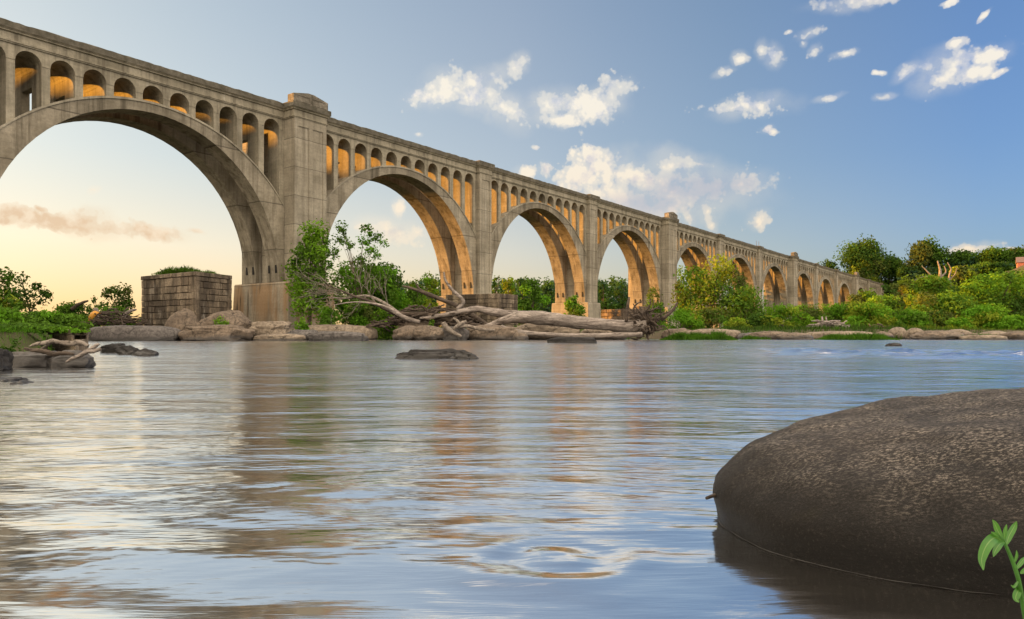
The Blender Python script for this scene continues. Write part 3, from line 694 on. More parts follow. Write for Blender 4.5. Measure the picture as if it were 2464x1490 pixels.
# grasses: too many blades to count
def grass(name, label, x0, x1, Za, Zb, hgt, n, seed, keys=('bright', 'mid'), zof=None):
    rs = np.random.default_rng(seed)
    Z = rs.uniform(Za, Zb, n); x = rs.uniform(x0, x1, n); X = (x - CX) / F * Z
    ed = np.clip(np.minimum(x - x0, x1 - x) / (x1 - x0) * 5, .15, 1)
    cl = np.array([.55 + .6 * noise.noise(Vector((a * .9, b * .9, seed))) for a, b in zip(X, Z)]).clip(.25, 1.2)
    base = np.array([max(-.02, ground(a, b) - .03) for a, b in zip(X, Z)]) if zof is None else np.array([zof(a, b) for a, b in zip(X, Z)])
    h = hgt * ed * cl * rs.uniform(.6, 1.2, n)
    lean = rs.normal(size=(n, 2)) * .35 * h[:, None]; wd = .018 * (Za / 60) * rs.uniform(.7, 1.4, n); an = rs.uniform(0, 3.14, n)
    b = np.stack([X, Z, base], 1); du = np.stack([np.cos(an) * wd, np.sin(an) * wd, np.zeros(n)], 1)
    tip = b + np.stack([lean[:, 0], lean[:, 1], h], 1); mid = b + np.stack([lean[:, 0] * .35, lean[:, 1] * .35, h * .6], 1)
    v = np.stack([b - du, b + du, mid + du * .7, tip, mid - du * .7], 1).reshape(-1, 3)
    f = np.arange(n * 5).reshape(n, 5)
    ki = rs.integers(0, len(keys), n); lo = np.array([GREENS[k][0] for k in keys])[ki]; hi = np.array([GREENS[k][1] for k in keys])[ki]
    t = rs.uniform(0, 1, (n, 1))
    return tag(mesh_np(name, v, f, M['grass'], cols=(lo * (1 - t) + hi * t) * .8), label, 'grass', kind='stuff')
# ---------------------------------------------------------------- rocks
def ico(sub):
    bm = bmesh.new(); bmesh.ops.create_icosphere(bm, subdivisions=sub, radius=1.0)
    bm.verts.ensure_lookup_table()
    v = np.array([x.co[:] for x in bm.verts]); f = np.array([[q.index for q in p.verts] for p in bm.faces]); bm.free(); return v, f
ICO = {k: ico(k) for k in (3, 4, 5)}
def rock(name, label, x0, x1, yt, Z, mat, seed, zb=-.35, form='round', depth=.7, sub=4, group=None, rough=.16, skew=0.0, peak=0.0, cat='rock'):
    """a boulder spanning columns x0..x1 with its top at row yt"""
    X = XW((x0 + x1) / 2, Z); w = (x1 - x0) / F * Z / 2; zt = ZW(yt, Z); c = (zt + zb) / 2; h = (zt - zb) / 2
    v, f = ICO[sub]; out = np.empty_like(v); pw = {'round': 1.0, 'slab': .55, 'block': .62, 'peak': 1.1}[form]
    rnd = random.Random(seed); o = Vector((seed * 3.7, seed * 1.3, seed * 2.1))
    for i, p in enumerate(v):
        q = np.sign(p) * np.abs(p) ** np.array([pw if form != 'slab' else .8, .8 if form != 'round' else 1.0, pw])
        if form == 'peak': q[0] *= 1 - .35 * max(0, q[2]) ; q[1] *= 1 - .3 * max(0, q[2])
        d = noise.fractal(Vector(p) * 1.1 + o, 1.0, 2.0, 5); e = noise.noise(Vector(p) * 2.3 + o * 2)
        cr = abs(noise.noise(Vector((p[0] * 1.4, p[1] * 1.4, p[2] * 3.2)) + o * 3))
        k = 1 + rough * (d + .5 * e) - .10 * rough / .16 * max(0, .10 - cr) * 6
        q = q * k
        q[0] += skew * max(0, q[2]); q[2] += peak * (1 - abs(q[0])) * max(0, q[2]) - (skew * .35 * q[0] if form == 'slab' else 0)
        out[i] = q
    # scale to the wanted outline
    out[:, 2] *= 1.0 / out[:, 2].max(); lo, hi = out[:, 0].min(), out[:, 0].max(); out[:, 0] = (out[:, 0] - lo) / (hi - lo) * 2 - 1
    out = out * np.array([w, max(.25, min(w, h * 3) * depth if w > h * 3 else w * depth), h]) + np.array([0, 0, c])
    o_ = mesh_np(name, out, f, M[mat], smooth=True); o_.location = (X, Z, 0)
    return tag(o_, label, cat, group)
RG = 'rocks along the far bank'; RW = 'dark wet rocks in the river'
for a in [
 ('boulder', 'pointed brown boulder leaning against the old stone pier', 402, 482, 742, 59, 'rock', 1, 'peak', .9, .14),
 ('boulder', 'large rounded boulder with a green sprig, right of the pointed one', 492, 612, 746, 57.5, 'rock', 2, 'round', .8, .12),
 ('boulder', 'small boulder wedged between the pointed and the rounded boulders', 468, 510, 768, 56.5, 'rock', 3, 'round', .8, .2),
 ('boulder', 'long low cracked boulder at the waterline before the rounded one', 436, 612, 781, 54.5, 'rock', 4, 'block', .7, .16),
 ('rock_slab', 'smooth long grey slab at the waterline left of the pointed boulder', 208, 436, 783, 54, 'rockgrey', 5, 'slab', .6, .06),
 ('boulder', 'rugged tan boulder standing before the plinth of the nearest pier', 600, 706, 772, 57, 'rockpale', 6, 'block', .8, .17),
 ('rock_slab', 'flat pinkish slab at the water below the rugged tan boulder', 610, 738, 803, 54.5, 'rockpale', 7, 'slab', .6, .07),
 ('rock_slab', 'long flat tan slab under the round green shrub', 702, 908, 781, 62, 'rockpale', 8, 'slab', .5, .05),
 ('rock_slab', 'dark low wedge of rock in the water before the long tan slab', 738, 888, 797, 54, 'rockgrey', 9, 'block', .6, .15),
 ('boulder', 'dark knobbly rock at the left end of the dark wedge', 690, 775, 793, 56, 'rockgrey', 10, 'block', .7, .22),
 ('boulder', 'smooth rounded boulder under the roots of the driftwood heap', 955, 1062, 768, 63, 'rock', 11, 'round', .7, .10),
 ('rock_slab', 'low boulder at the water, first left of the bleached stump', 942, 1030, 783, 59.5, 'rock', 12, 'round', .7, .12),
 ('boulder', 'wide rounded shoreline boulder below the bleached stump', 990, 1085, 783, 58.5, 'rock', 13, 'round', .7, .12),
 ('boulder', 'dark blocky shoreline boulder right under the bleached stump', 1055, 1130, 783, 58.5, 'rockgrey', 14, 'block', .7, .15),
 ('boulder', 'broad dark boulder under the left half of the big log', 1110, 1260, 782, 60, 'rock', 15, 'block', .6, .12),
 ('boulder', 'big smooth tan boulder behind the middle of the big log', 1235, 1395, 772, 63.5, 'rockpale', 16, 'round', .5, .08),
 ('rock_slab', 'low smooth rock under the right half of the big log', 1395, 1515, 782, 63, 'rockpale', 17, 'round', .5, .09),
 ('pebble_rock', 'small round stone at the water under the big log', 1232, 1272, 800, 57, 'rock', 18, 'round', .8, .1),
 ('rock_slab', 'flat pale slab at the water behind the grass, right of the roots', 1650, 1782, 791, 66.5, 'rockpale', 19, 'slab', .6, .08),
 ('rock_slab', 'low rocks at the foot of the feathery shrub', 1592, 1668, 789, 68.5, 'rock', 20, 'slab', .6, .14),
 ('rock_slab', 'long low tan slab right of the shoreline grass', 1800, 1905, 797, 64.5, 'rock', 21, 'slab', .6, .1),
 ('boulder', 'flat rounded boulder at the water below the driftwood pile', 1868, 1958, 800, 62.5, 'rock', 22, 'round', .6, .1),
 ('rock_slab', 'very long low slab below the sunlit bush', 1930, 2110, 797, 65.5, 'rockpale', 23, 'slab', .5, .07),
 ('boulder', 'pale smooth rounded boulder, left of the pair on the right bank', 2136, 2182, 787, 67.5, 'rockpale', 24, 'round', .8, .08),
 ('boulder', 'pale round boulder, right of the pair on the right bank', 2178, 2226, 789, 65.5, 'rockpale', 25, 'round', .8, .08),
 ('boulder', 'large layered tan boulder on the right shore', 2190, 2318, 795, 63, 'rock', 26, 'round', .7, .13),
 ('boulder', 'tan boulder behind the layered one on the right shore', 2265, 2345, 792, 67.5, 'rockpale', 27, 'round', .7, .13),
 ('rock_slab', 'long flat orange tinted slab at the right waterline', 2308, 2425, 806, 61.5, 'rockpale', 28, 'slab', .5, .06),
 ('boulder', 'low pale stones behind the flat slab near the right edge', 2352, 2440, 796, 67.5, 'rockpale', 29, 'round', .6, .12),
 ('boulder', 'brown boulder cut by the right edge of the picture', 2412, 2500, 797, 62.5, 'rock', 30, 'block', .7, .13),
 ('rock_slab', 'low dark slab at the water between the grass and the dark tree', 1770, 1850, 800, 65.5, 'rockgrey', 45, 'slab', .6, .1),
 ('boulder', 'small tan boulder at the waterline beside the pale boulder pair', 2098, 2150, 797, 64.5, 'rock', 46, 'round', .7, .12),
 ('rock_slab', 'low slab before the grass near the right edge boulders', 2300, 2360, 800, 64.5, 'rock', 47, 'slab', .6, .1),
 ('boulder', 'mossy low boulder under the logs on the left bank', 20, 150, 843, 12.7, 'rockgrey', 31, 'block', .6, .14),
 ('boulder', 'smooth sloping rock below the forked log on the left bank', 118, 225, 842, 12.6, 'rockgrey', 32, 'round', .6, .10),
 ('pebble_rock', 'small tan stone at the water below the left bank logs', 126, 168, 862, 12.9, 'rock', 33, 'round', .8, .1),
 ('boulder', 'speckled grey boulder at the far left edge of the picture', -90, 22, 836, 11.6, 'rockwet', 34, 'block', .8, .2)]:
    nm, lb, x0, x1, yt, Z, m, sd, fm, dp, rg = a
    rock(nm, lb, x0, x1, yt, Z, m, sd, zb=-.35 if Z > 20 else -.12, form=fm, depth=dp, rough=rg, group=RG, sub=5 if x1 - x0 > 90 else 4)
for a in [
 ('wet_rock', 'long jagged dark wet rock in midstream below the driftwood', 952, 1128, 839, 17.2, 36, 'block', .5, .30),
 ('wet_rock', 'small dark wet rock at the right end of the long midstream rock', 1082, 1153, 842, 16.6, 37, 'peak', .6, .2),
 ('wet_rock', 'flat angular dark rock in the water below the big log', 1316, 1436, 811, 41, 38, 'slab', .4, .10),
 ('wet_rock', 'dark wet rock at the left end of the small row by the left bank', 243, 306, 826, 21.5, 39, 'block', .6, .25),
 ('wet_rock', 'second dark wet rock in the small row by the left bank', 278, 336, 831, 20.0, 40, 'round', .6, .22),
 ('wet_rock', 'dark wet rock at the right end of the small row by the left bank', 318, 379, 838, 18.8, 41, 'peak', .6, .18),
 ('wet_rock', 'dark wet rock lying farther left in the water, near the picture edge', -14, 48, 907, 9.2, 42, 'block', .6, .25),
 ('wet_rock', 'pointed dark wet rock beside the one at the left picture edge', 18, 84, 914, 8.6, 43, 'peak', .6, .18),
 ('wet_rock', 'tiny dark rock breaking the ripples near the right shore', 2132, 2170, 825, 33, 44, 'slab', .6, .15)]:
    nm, lb, x0, x1, yt, Z, sd, fm, dp, rg = a
    rock(nm, lb, x0, x1, yt, Z, 'rockwet', sd, form=fm, depth=dp, rough=rg, group=RW, zb=-.15, sub=5)
# ---- the near boulder, lofted from its waterline to its crest
outl = [((2.6, .70), (3.0, 2.1, .46)), ((1.9, 1.08), (2.5, 2.3, .43)), ((1.5, 1.38), (2.2, 2.5, .41)), ((1.165, 1.63), (1.9, 2.6, .385)), ((1.035, 1.70), (1.6, 2.55, .355)), ((.885, 1.79), (1.35, 2.5, .325)),
        ((.765, 1.90), (1.15, 2.46, .29)), ((.70, 2.0), (1.02, 2.43, .262)), ((.668, 2.12), (.98, 2.40, .25)), ((.662, 2.25), (.97, 2.42, .247)), ((.695, 2.42), (.985, 2.44, .25)), ((.79, 2.62), (1.02, 2.50, .265)),
        ((.95, 2.83), (1.15, 2.55, .29)), ((1.3, 3.05), (1.5, 2.6, .34)), ((1.8, 3.25), (1.9, 2.65, .385)), ((2.4, 3.35), (2.5, 2.5, .43)), ((3.3, 3.3), (3.1, 2.2, .46)), ((3.9, 2.3), (3.2, 2.1, .46)), ((3.6, 1.0), (3.15, 2.05, .46))]
cl = spline([(*a, *b) for a, b in outl] + [(*outl[0][0], *outl[0][1])], 9)[:-1]
NS = 44; vs, fs = [], []
SPX = [.93, 1.0, 1.15, 1.35, 1.6, 1.9, 2.2, 2.5, 3.2]; SPY = [2.42, 2.46, 2.5, 2.53, 2.55, 2.56, 2.5, 2.35, 2.1]; SPZ = [.25, .272, .303, .337, .371, .403, .428, .455, .48]
for q in cl:
    q[3] = np.interp(q[2], SPX, SPY); q[4] = np.interp(q[2], SPX, SPZ)
for i, q in enumerate(cl):
    for k in range(NS + 1):
        t = k / NS
        if t < .10:
            z = -.30 + .30 * t / .10; hx = -.03 * (1 - t / .10)
        else:
            ph = (t - .10) / .90 * math.pi / 2; hx = 1 - math.cos(ph); z = q[4] * math.sin(ph) ** (.60 + .2 * ss((q[1] - 2.35) / .4))
        x = q[0] + (q[2] - q[0]) * hx; y = q[1] + (q[3] - q[1]) * hx
        # the belly bulges a little over the water
        bul = .035 * math.exp(-((z - .10) / .06) ** 2)
        dx, dy = q[0] - q[2], q[1] - q[3]; dl = math.hypot(dx, dy) or 1
        x += dx / dl * bul; y += dy / dl * bul
        p = Vector((x, y, z)); d = noise.fractal(p * 2.4, 1.0, 2.1, 6) * .024 + noise.noise(p * 9) * .004 + noise.noise(p * 30) * .0022
        vs.append((x + dx / dl * d, y + dy / dl * d, z + d * .8))
m_ = len(cl)
for i in range(m_):
    j = (i + 1) % m_
    for k in range(NS): fs.append((i * (NS + 1) + k, j * (NS + 1) + k, j * (NS + 1) + k + 1, i * (NS + 1) + k + 1))
inner = [i * (NS + 1) + NS for i in range(m_)]; outer = [i * (NS + 1) for i in range(m_)]
t = NT('near_boulder_granite'); v = t.coord(); geo = t.n('ShaderNodeNewGeometry')
vx = t.coord((1.0, 2.4, 3.0), rot=(0, 0, .45))
a = t.noise(v, 2.2, 6, .6); b = t.noise(vx, 64, 8, .80); c = t.noise(v, 95, 3, .7); d = t.noise(v, 6.5, 5, .6)
z = t.sep(geo.outputs['Position'])[2]
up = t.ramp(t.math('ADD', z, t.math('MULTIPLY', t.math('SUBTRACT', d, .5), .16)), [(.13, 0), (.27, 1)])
base = t.mix(t.ramp(a, [(.35, 0), (.7, 1)]), (.014, .0125, .0115), (.033, .028, .0245))
lich = t.math('MULTIPLY', t.ramp(b, [(.50, 0), (.60, 1)]), t.math('ADD', .10, t.math('MULTIPLY', up, t.ramp(d, [(.34, .15), (.6, 1)]))))
col = t.mix(t.math('MULTIPLY', lich, .85), base, (.36, .31, .26))
col = t.mix(t.math('MULTIPLY', t.ramp(c, [(.60, 0), (.72, 1)]), .35), col, (.17, .145, .12))
col = t.mix(t.math('MULTIPLY', t.ramp(b, [(.30, 1), (.42, 0)]), .7), col, (.022, .018, .016))
wet = t.ramp(t.math('ADD', z, t.math('MULTIPLY', t.math('SUBTRACT', a, .5), .12)), [(.02, 1), (.055, .85), (.10, 0)])
col = t.mix(t.math('MULTIPLY', wet, .88), col, (.014, .012, .010))
moss = t.math('MULTIPLY', t.ramp(t.noise(v, 3.1, 4), [(.60, 0), (.70, 1)]), t.ramp(z, [(.03, 0), (.08, 1), (.16, 0)]))
col = t.mix(t.math('MULTIPLY', t.math('SUBTRACT', 1.0, up), .72), col, (.0065, .0058, .0052))  # darker lower face: flood-line algae, and shade put into the colour
col = t.mix(t.math('MULTIPLY', moss, .5), col, (.06, .055, .015))
pv = t.n('ShaderNodeTexVoronoi', feature='SMOOTH_F1'); pv.inputs['Scale'].default_value = 52; pv.inputs['Smoothness'].default_value = .3; pv.inputs['Detail'].default_value = 2; pv.inputs['Randomness'].default_value = 1
t.l(t.coord((1, 1, 1.3)), pv.inputs['Vector'])
pit = t.math('MULTIPLY', t.ramp(pv.outputs['Distance'], [(.18, 1), (.36, 0)]), t.ramp(t.noise(v, 9, 4), [(.42, 0), (.58, 1)]))
col = t.mix(t.math('MULTIPLY', pit, .75), col, (.010, .009, .008))
gr = t.math('MULTIPLY', t.ramp(t.noise(v, 130, 3, .7), [(.56, 0), (.70, 1)]), .35)
col = t.mix(gr, col, (.10, .088, .075))
h = t.math('ADD', t.math('ADD', t.math('MULTIPLY', b, .6), t.math('MULTIPLY', c, .35)), t.math('MULTIPLY', d, 1.3))
h = t.math('SUBTRACT', h, t.math('MULTIPLY', pit, .7))
t.bsdf(col, t.ramp(wet, [(0, .75), (1, .5)]), t.bump(h, .9, .02), t.ramp(wet, [(0, .2), (1, .2)]))
bm = bmesh.new(); bv = [bm.verts.new(p) for p in vs]
for f in fs: bm.faces.new([bv[k] for k in f])
for loop in (inner, outer[::-1]):
    fc = bm.faces.new([bv[k] for k in loop]); bmesh.ops.triangulate(bm, faces=[fc])
bmesh.ops.recalc_face_normals(bm, faces=bm.faces)
bo = build('boulder', bm, t.m, None, True)
rm = bo.modifiers.new('remesh', 'REMESH'); rm.mode = 'VOXEL'; rm.voxel_size = .009; rm.use_smooth_shade = True
sm_ = bo.modifiers.new('smooth', 'SMOOTH'); sm_.factor = .5; sm_.iterations = 3
tag(bo, 'huge smooth brown granite boulder in the right foreground rising from the river', 'rock')
# thin pale scum line where the river laps the near boulder
lap = [q for q in cl if True]
bm = bmesh.new(); ring = None
for i in range(0, m_ + 1):
    q = cl[i % m_]; dx, dy = q[0] - q[2], q[1] - q[3]; dl = math.hypot(dx, dy) or 1
    of = .010 + .010 * noise.noise(Vector((q[0] * 9, q[1] * 9, 1))); x, y = q[0] + dx / dl * of, q[1] + dy / dl * of
    w_ = .0010 + .0020 * abs(noise.noise(Vector((x * 14, y * 14, 0)))); zz = river(x, y) + .003
    r = [bm.verts.new((x + dx / dl * w_, y + dy / dl * w_, zz)), bm.verts.new((x - dx / dl * w_, y - dy / dl * w_, zz))]
    if ring and noise.noise(Vector((x * 3, y * 3, 3))) > -.9: bm.faces.new((ring[0], ring[1], r[1], r[0]))
    ring = r
o = build('water_foam', bm, mat_plain('river_foam', (.11, .105, .10), .6), None, True); tag(o, 'thin pale foam line lapping around the foreground boulder', 'foam', kind='stuff')
# stick caught behind the nose of the boulder
bm = bmesh.new(); a = P(1700, 1199, 2.22); b = P(1734, 1190, 2.27); tube(bm, spline([(*a, .005), (*((a + b) / 2 + Vector((0, 0, .002))), .006), (*b, .006), (*(b + (b - a) * .6), .006)], 3), 7)
tag(build('stick', bm, M['driftdark'], None, True), 'short dark stick poking out left of the foreground boulder', 'stick')
# ---------------------------------------------------------------- driftwood
def pxl(pts, Z):
    """(x px, y px, radius px[, depth offset]) -> world tube points"""
    out = []
    for p in pts:
        z = Z + (p[3] if len(p) > 3 else 0); v = P(p[0], p[1], z); out.append((*v, p[2] * z / F))
    return out
def limb(name, pts, Z, mat, parent, seed, rough=.22, seg=9, n=7):
    bm = bmesh.new(); tube(bm, spline(pxl(pts, Z), n), seg, rough, seed); return build(name, bm, M[mat], parent, True)
def twigs(name, root_pts, Z, mat, parent, seed, n, ln, spread=.6, up=.2, r=1.3, sub=2):
    """a spray of thin bare twigs growing from the given pixel points"""
    rnd = random.Random(seed); bm = bmesh.new()
    def grow(p, d, L, rad, lv):
        pts = [p]; q = np.array(p, float); dd = np.array(d, float)
        for k in range(5):
            dd = dd + np.array([rnd.uniform(-.25, .25), rnd.uniform(-.2, .2) + up * -.12]); dd /= np.linalg.norm(dd)
            q = q + dd * L / 5; pts.append(tuple(q))
            if lv and rnd.random() < .55: grow(tuple(q), dd + np.array([rnd.uniform(-spread, spread), rnd.uniform(-spread, spread)]), L * .55, rad * .6, lv - 1)
        dz = rnd.uniform(-.6, .6)
        tube(bm, pxl([(a, b, max(.3, rad * (1 - i / 6.5)), dz * i / 5) for i, (a, b) in enumerate(pts)], Z), 5)
    for k in range(n):
        x, y, dx, dy = root_pts[k % len(root_pts)]
        l = math.hypot(dx, dy); grow((x, y), (dx / l + rnd.uniform(-.25, .25), dy / l + rnd.uniform(-.25, .25)), ln * rnd.uniform(.6, 1.2), r, sub)
    return build(name, bm, M[mat], parent)
ZL = 60.5
c = P(1545, 785, ZL)
log = empty('fallen_tree', (0, 0, 0)); log.location = (c.x, c.y, .4)
def under(o, root):
    o.matrix_parent_inverse = Matrix.Translation(-root.location); return o
tag(log, 'huge bleached fallen tree trunk with upturned roots lying across the bank rocks', 'driftwood', 'driftwood on the far bank')
under(limb('trunk', [(1552, 786, 20), (1505, 786, 16), (1440, 780, 14.5), (1370, 774, 15), (1310, 766, 16), (1262, 762, 15), (1215, 770, 9), (1180, 782, 6), (1145, 792, 3.5)], ZL, 'drift', log, 1, .24, 14), log)
under(limb('branch', [(1310, 762, 9), (1250, 757, 9), (1190, 752, 9), (1150, 744, 8), (1120, 748, 7), (1080, 756, 6), (1045, 762, 4), (1010, 766, 2.5)], ZL + 1.2, 'drift', log, 2, .26, 12), log)
under(limb('branch', [(1545, 805, 6), (1470, 807, 6.5), (1390, 808, 6), (1310, 805, 6), (1250, 799, 6), (1205, 788, 6)], ZL - 1.4, 'drift', log, 3, .15, 10), log)
rnd = random.Random(8); bm = bmesh.new()
for k in range(110):
    a = rnd.uniform(0, 6.283); L = rnd.uniform(16, 58) * (1.1 if math.sin(a) < 0 else .72); x, y = 1550 + rnd.uniform(-10, 16), 782 + rnd.uniform(-10, 12)
    pts = []; r0 = rnd.uniform(2.2, 6.0); dz = rnd.uniform(-1.6, 1.2)
    for q in range(5):
        t = q / 4; pts.append((x + math.cos(a) * L * t + rnd.uniform(-5, 5) * t, y + math.sin(a) * L * t * .95 + rnd.uniform(-5, 5) * t, r0 * (1 - .8 * t), dz * t))
        a += rnd.uniform(-.45, .45)
    tube(bm, spline(pxl(pts, ZL), 3), 6, .2, k)
tube(bm, spline(pxl([(1507, 775, 4), (1509, 745, 4.5), (1514, 715, 2.5)], ZL - .4), 4), 7, .2, 99)
tube(bm, spline(pxl([(1590, 770, 5), (1618, 748, 4), (1630, 728, 2)], ZL - .4), 4), 7, .2, 98)
under(build('root_plate', bm, M['driftdark'], log, True), log)

d2 = empty('dead_tree', (0, 0, 0)); q = P(1130, 790, 62); d2.location = (q.x, q.y, .5)
tag(d2, 'dark curved dead tree with long bare grey twigs reaching left from the driftwood heap', 'driftwood', 'driftwood on the far bank')
under(limb('trunk', [(1190, 800, 9), (1140, 786, 9), (1090, 772, 8), (1050, 760, 6.5), (1005, 755, 5.5), (960, 756, 5.5), (925, 742, 4.6), (890, 725, 3.6), (850, 712, 2.6), (815, 697, 1.7), (780, 683, .9)], 62, 'driftdark', d2, 5, .18, 10), d2)
under(limb('branch', [(1010, 775, 5), (975, 765, 5.5), (945, 748, 5), (915, 735, 3.6), (880, 728, 2.2), (840, 728, 1.4), (800, 735, .8)], 61.4, 'drift', d2, 6, .2, 9), d2)
under(limb('branch', [(960, 755, 5), (920, 727, 4), (880, 712, 3), (830, 718, 2), (790, 716, 1.2)], 62.4, 'palebark', d2, 7, .1, 7), d2)
under(twigs('twig', [(820, 700, -1, -.25), (850, 712, -1, .15), (880, 715, -1, .3), (800, 692, -1, -.6), (815, 697, -1, .35), (905, 730, -.6, -1), (870, 705, -.3, -1), (935, 735, -.15, -1), (790, 716, -1, .35), (835, 707, -1, -.1)], 62, 'palebark', d2, 11, 18, 70, .75, .2, .8), d2)
d3_ = empty('dead_branch', (0, 0, 0)); q = P(1120, 770, 63.5); d3_.location = (q.x, q.y, .6)
tag(d3_, 'forked dark dead branch slanting up towards the second pier foot', 'driftwood', 'driftwood on the far bank')
under(limb('trunk', [(1180, 790, 7.5), (1140, 762, 7), (1100, 737, 6), (1060, 720, 5), (1025, 706, 5), (990, 694, 3.5), (968, 688, 2)], 63.5, 'driftdark', d3_, 12, .18, 9), d3_)
under(limb('branch', [(1030, 708, 4), (1010, 696, 3), (1000, 682, 1.6)], 63.5, 'driftdark', d3_, 13, .1, 6), d3_)
under(limb('branch', [(1100, 745, 5), (1115, 725, 4.5), (1090, 700, 4), (1072, 675, 3), (1068, 655, 2)], 63.2, 'drift', d3_, 14, .15, 7), d3_)
st = empty('bleached_stump', (0, 0, 0)); q = P(1080, 800, 58); st.location = (q.x, q.y, .1)
tag(st, 'white bleached forked stump hanging over the water below the driftwood', 'driftwood', 'driftwood on the far bank')
under(limb('trunk', [(1066, 776, 6), (1072, 786, 6.5), (1090, 800, 5.5), (1110, 810, 3.5)], 57.2, 'palebark', st, 15, .2, 9), st)
under(limb('branch', [(1090, 792, 4), (1108, 780, 5), (1122, 772, 3)], 57.3, 'palebark', st, 16, .2, 8), st)
under(limb('branch', [(1100, 786, 5), (1125, 785, 5), (1160, 793, 4), (1190, 795, 3)], 57.4, 'palebark', st, 17, .2, 8), st)
under(limb('branch', [(1106, 780, 4), (1098, 770, 3), (1090, 766, 2)], 57.4, 'palebark', st, 18, .2, 7), st)
# loose debris heap under the dead tree
rnd = random.Random(21)
def heap(name, label, x0, x1, yt, yb, Z, n, mat, seed, grp, r=(1.2, 3.2), ln=(18, 60)):
    rnd = random.Random(seed); bm = bmesh.new(); q = P((x0 + x1) / 2, yb, Z)
    for k in range(n):
        x = rnd.uniform(x0, x1); u = (x - x0) / (x1 - x0); y = yb - (yb - yt) * math.sin(math.pi * u) ** .6 * rnd.uniform(.05, 1)
        a = rnd.gauss(0, .5) + (math.pi if rnd.random() < .5 else 0); L = rnd.uniform(*ln) / 2; r0 = rnd.uniform(*r); dz = rnd.uniform(-1.5, 1.5)
        pts = [(x + math.cos(a) * L * s_ + rnd.uniform(-3, 3), y + math.sin(a) * L * s_ * .6 + rnd.uniform(-3, 3), r0 * (1 - .25 * abs(s_)), dz + s_ * rnd.uniform(-.8, .8)) for s_ in (-1, -.3, .4, 1)]
        tube(bm, spline(pxl(pts, Z), 3), 6, .2, k)
    o = build(name, bm, M[mat], None, True)
    return tag(o, label, 'driftwood', grp, kind='stuff')
heap('driftwood_heap', 'tangled dark heap of sticks between the dead tree and rocks', 905, 1150, 738, 785, 63, 170, 'driftdark', 22, None)
heap('driftwood_heap', 'tangle of sticks and roots left of the old stone pier', 212, 342, 748, 784, 60, 75, 'driftdark', 23, None, (.7, 2.2), (18, 60))
bm = bmesh.new(); q = P(224, 757, 59)
for (x0, y0, x1, y1) in ((216, 768, 226, 750),):
    sp = [P(214, 772, 59.2), P(221, 757, 59), P(229, 748, 59.2), P(238, 750, 59.5)]
    rows = []
    for i, p in enumerate(sp):
        w_ = (.10, .22, .30, .22)[i]; rows.append([bm.verts.new(p + Vector((dx * w_ * 1.2, dy * .15, -abs(dx) * .14))) for dx, dy in ((-1, 0), (0, -1), (1, 0))] + [bm.verts.new(p + Vector((0, .2, -.16)))])
    for i in range(3):
        for k in range(4): bm.faces.new((rows[i][k], rows[i][(k + 1) % 4], rows[i + 1][(k + 1) % 4], rows[i + 1][k]))
    bm.faces.new(rows[0][::-1]); bm.faces.new(rows[-1])
o = build('plastic_float', bm, mat_plain('faded_orange_plastic', (.62, .30, .05), .5), None, True); tag(o, 'faded orange yellow piece of plastic caught in the stick tangle on the left', 'debris')
heap('driftwood_heap', 'pale pile of driftwood sticks on the right shore slab', 1955, 2035, 772, 797, 74, 60, 'drift', 24, None, (1.2, 3), (18, 55))
heap('driftwood_heap', 'brown pile of sticks under the shrubs near the pale boulder pair', 2090, 2150, 783, 797, 76, 40, 'driftdark', 25, None, (1, 2.4), (14, 36))
def log_thing(name, label, pts, Z, mat, seed, rough=.2, extra=()):
    q = P(pts[0][0], pts[0][1], Z); o = empty(name, (q.x, q.y, max(0, q.z - .4))); tag(o, label, 'driftwood', 'driftwood on the left bank')
    under(limb('trunk', pts, Z, mat, o, seed, rough, 10), o)
    for k, (e, dz) in enumerate(extra): under(limb('branch', e, Z + dz, mat, o, seed + 50 + k, rough, 8), o)
log_thing('drift_log', 'pale bleached log lying on the left bank rocks, uppermost of three', [(70, 834, 1.5), (88, 828, 4), (108, 826, 5), (128, 821, 5.5), (150, 825, 5), (172, 827, 6), (192, 824, 5.5), (212, 833, 4.5)], 12.7, 'palebark', 31, .4, ([(128, 822, 3.5), (112, 832, 3), (96, 842, 2.4), (84, 852, 1.5)], .1) and (([(128, 822, 3.5), (112, 832, 3), (96, 842, 2.4), (84, 852, 1.5)], .1),))
log_thing('drift_log', 'forked grey brown log sloping to the water on the left bank', [(158, 872, 1.5), (172, 864, 4), (190, 857, 5), (208, 847, 5.5), (226, 845, 5), (242, 840, 4.5)], 12.0, 'drift', 32, .38, ([(205, 850, 5), (225, 836, 5), (238, 828, 3)], ) and (([(205, 850, 5), (225, 836, 5), (238, 828, 3)], .2),))
log_thing('drift_log', 'dark low log between the two pale logs on the left bank', [(58, 838, 3), (80, 843, 5), (104, 845, 6), (130, 852, 5.5), (152, 850, 5), (178, 853, 3)], 12.35, 'driftdark', 33, .38)
log_thing('drift_log', 'broken pale stump standing before the thicket left of the stone pier', [(298, 782, 4), (297, 768, 4.5), (302, 756, 4.5), (316, 748, 3.5), (328, 745, 2)], 60, 'drift', 34)
log_thing('drift_log', 'weathered grey post standing in the stick tangle by the left bank', [(235, 778, 5), (233, 760, 6), (230, 742, 5)], 59.5, 'drift', 36)
log_thing('drift_log', 'dark slanting snag on the horizon above the left thicket', [(172, 745, 4), (186, 735, 4.5), (200, 728, 3.5), (212, 724, 2)], 66, 'driftdark', 37)
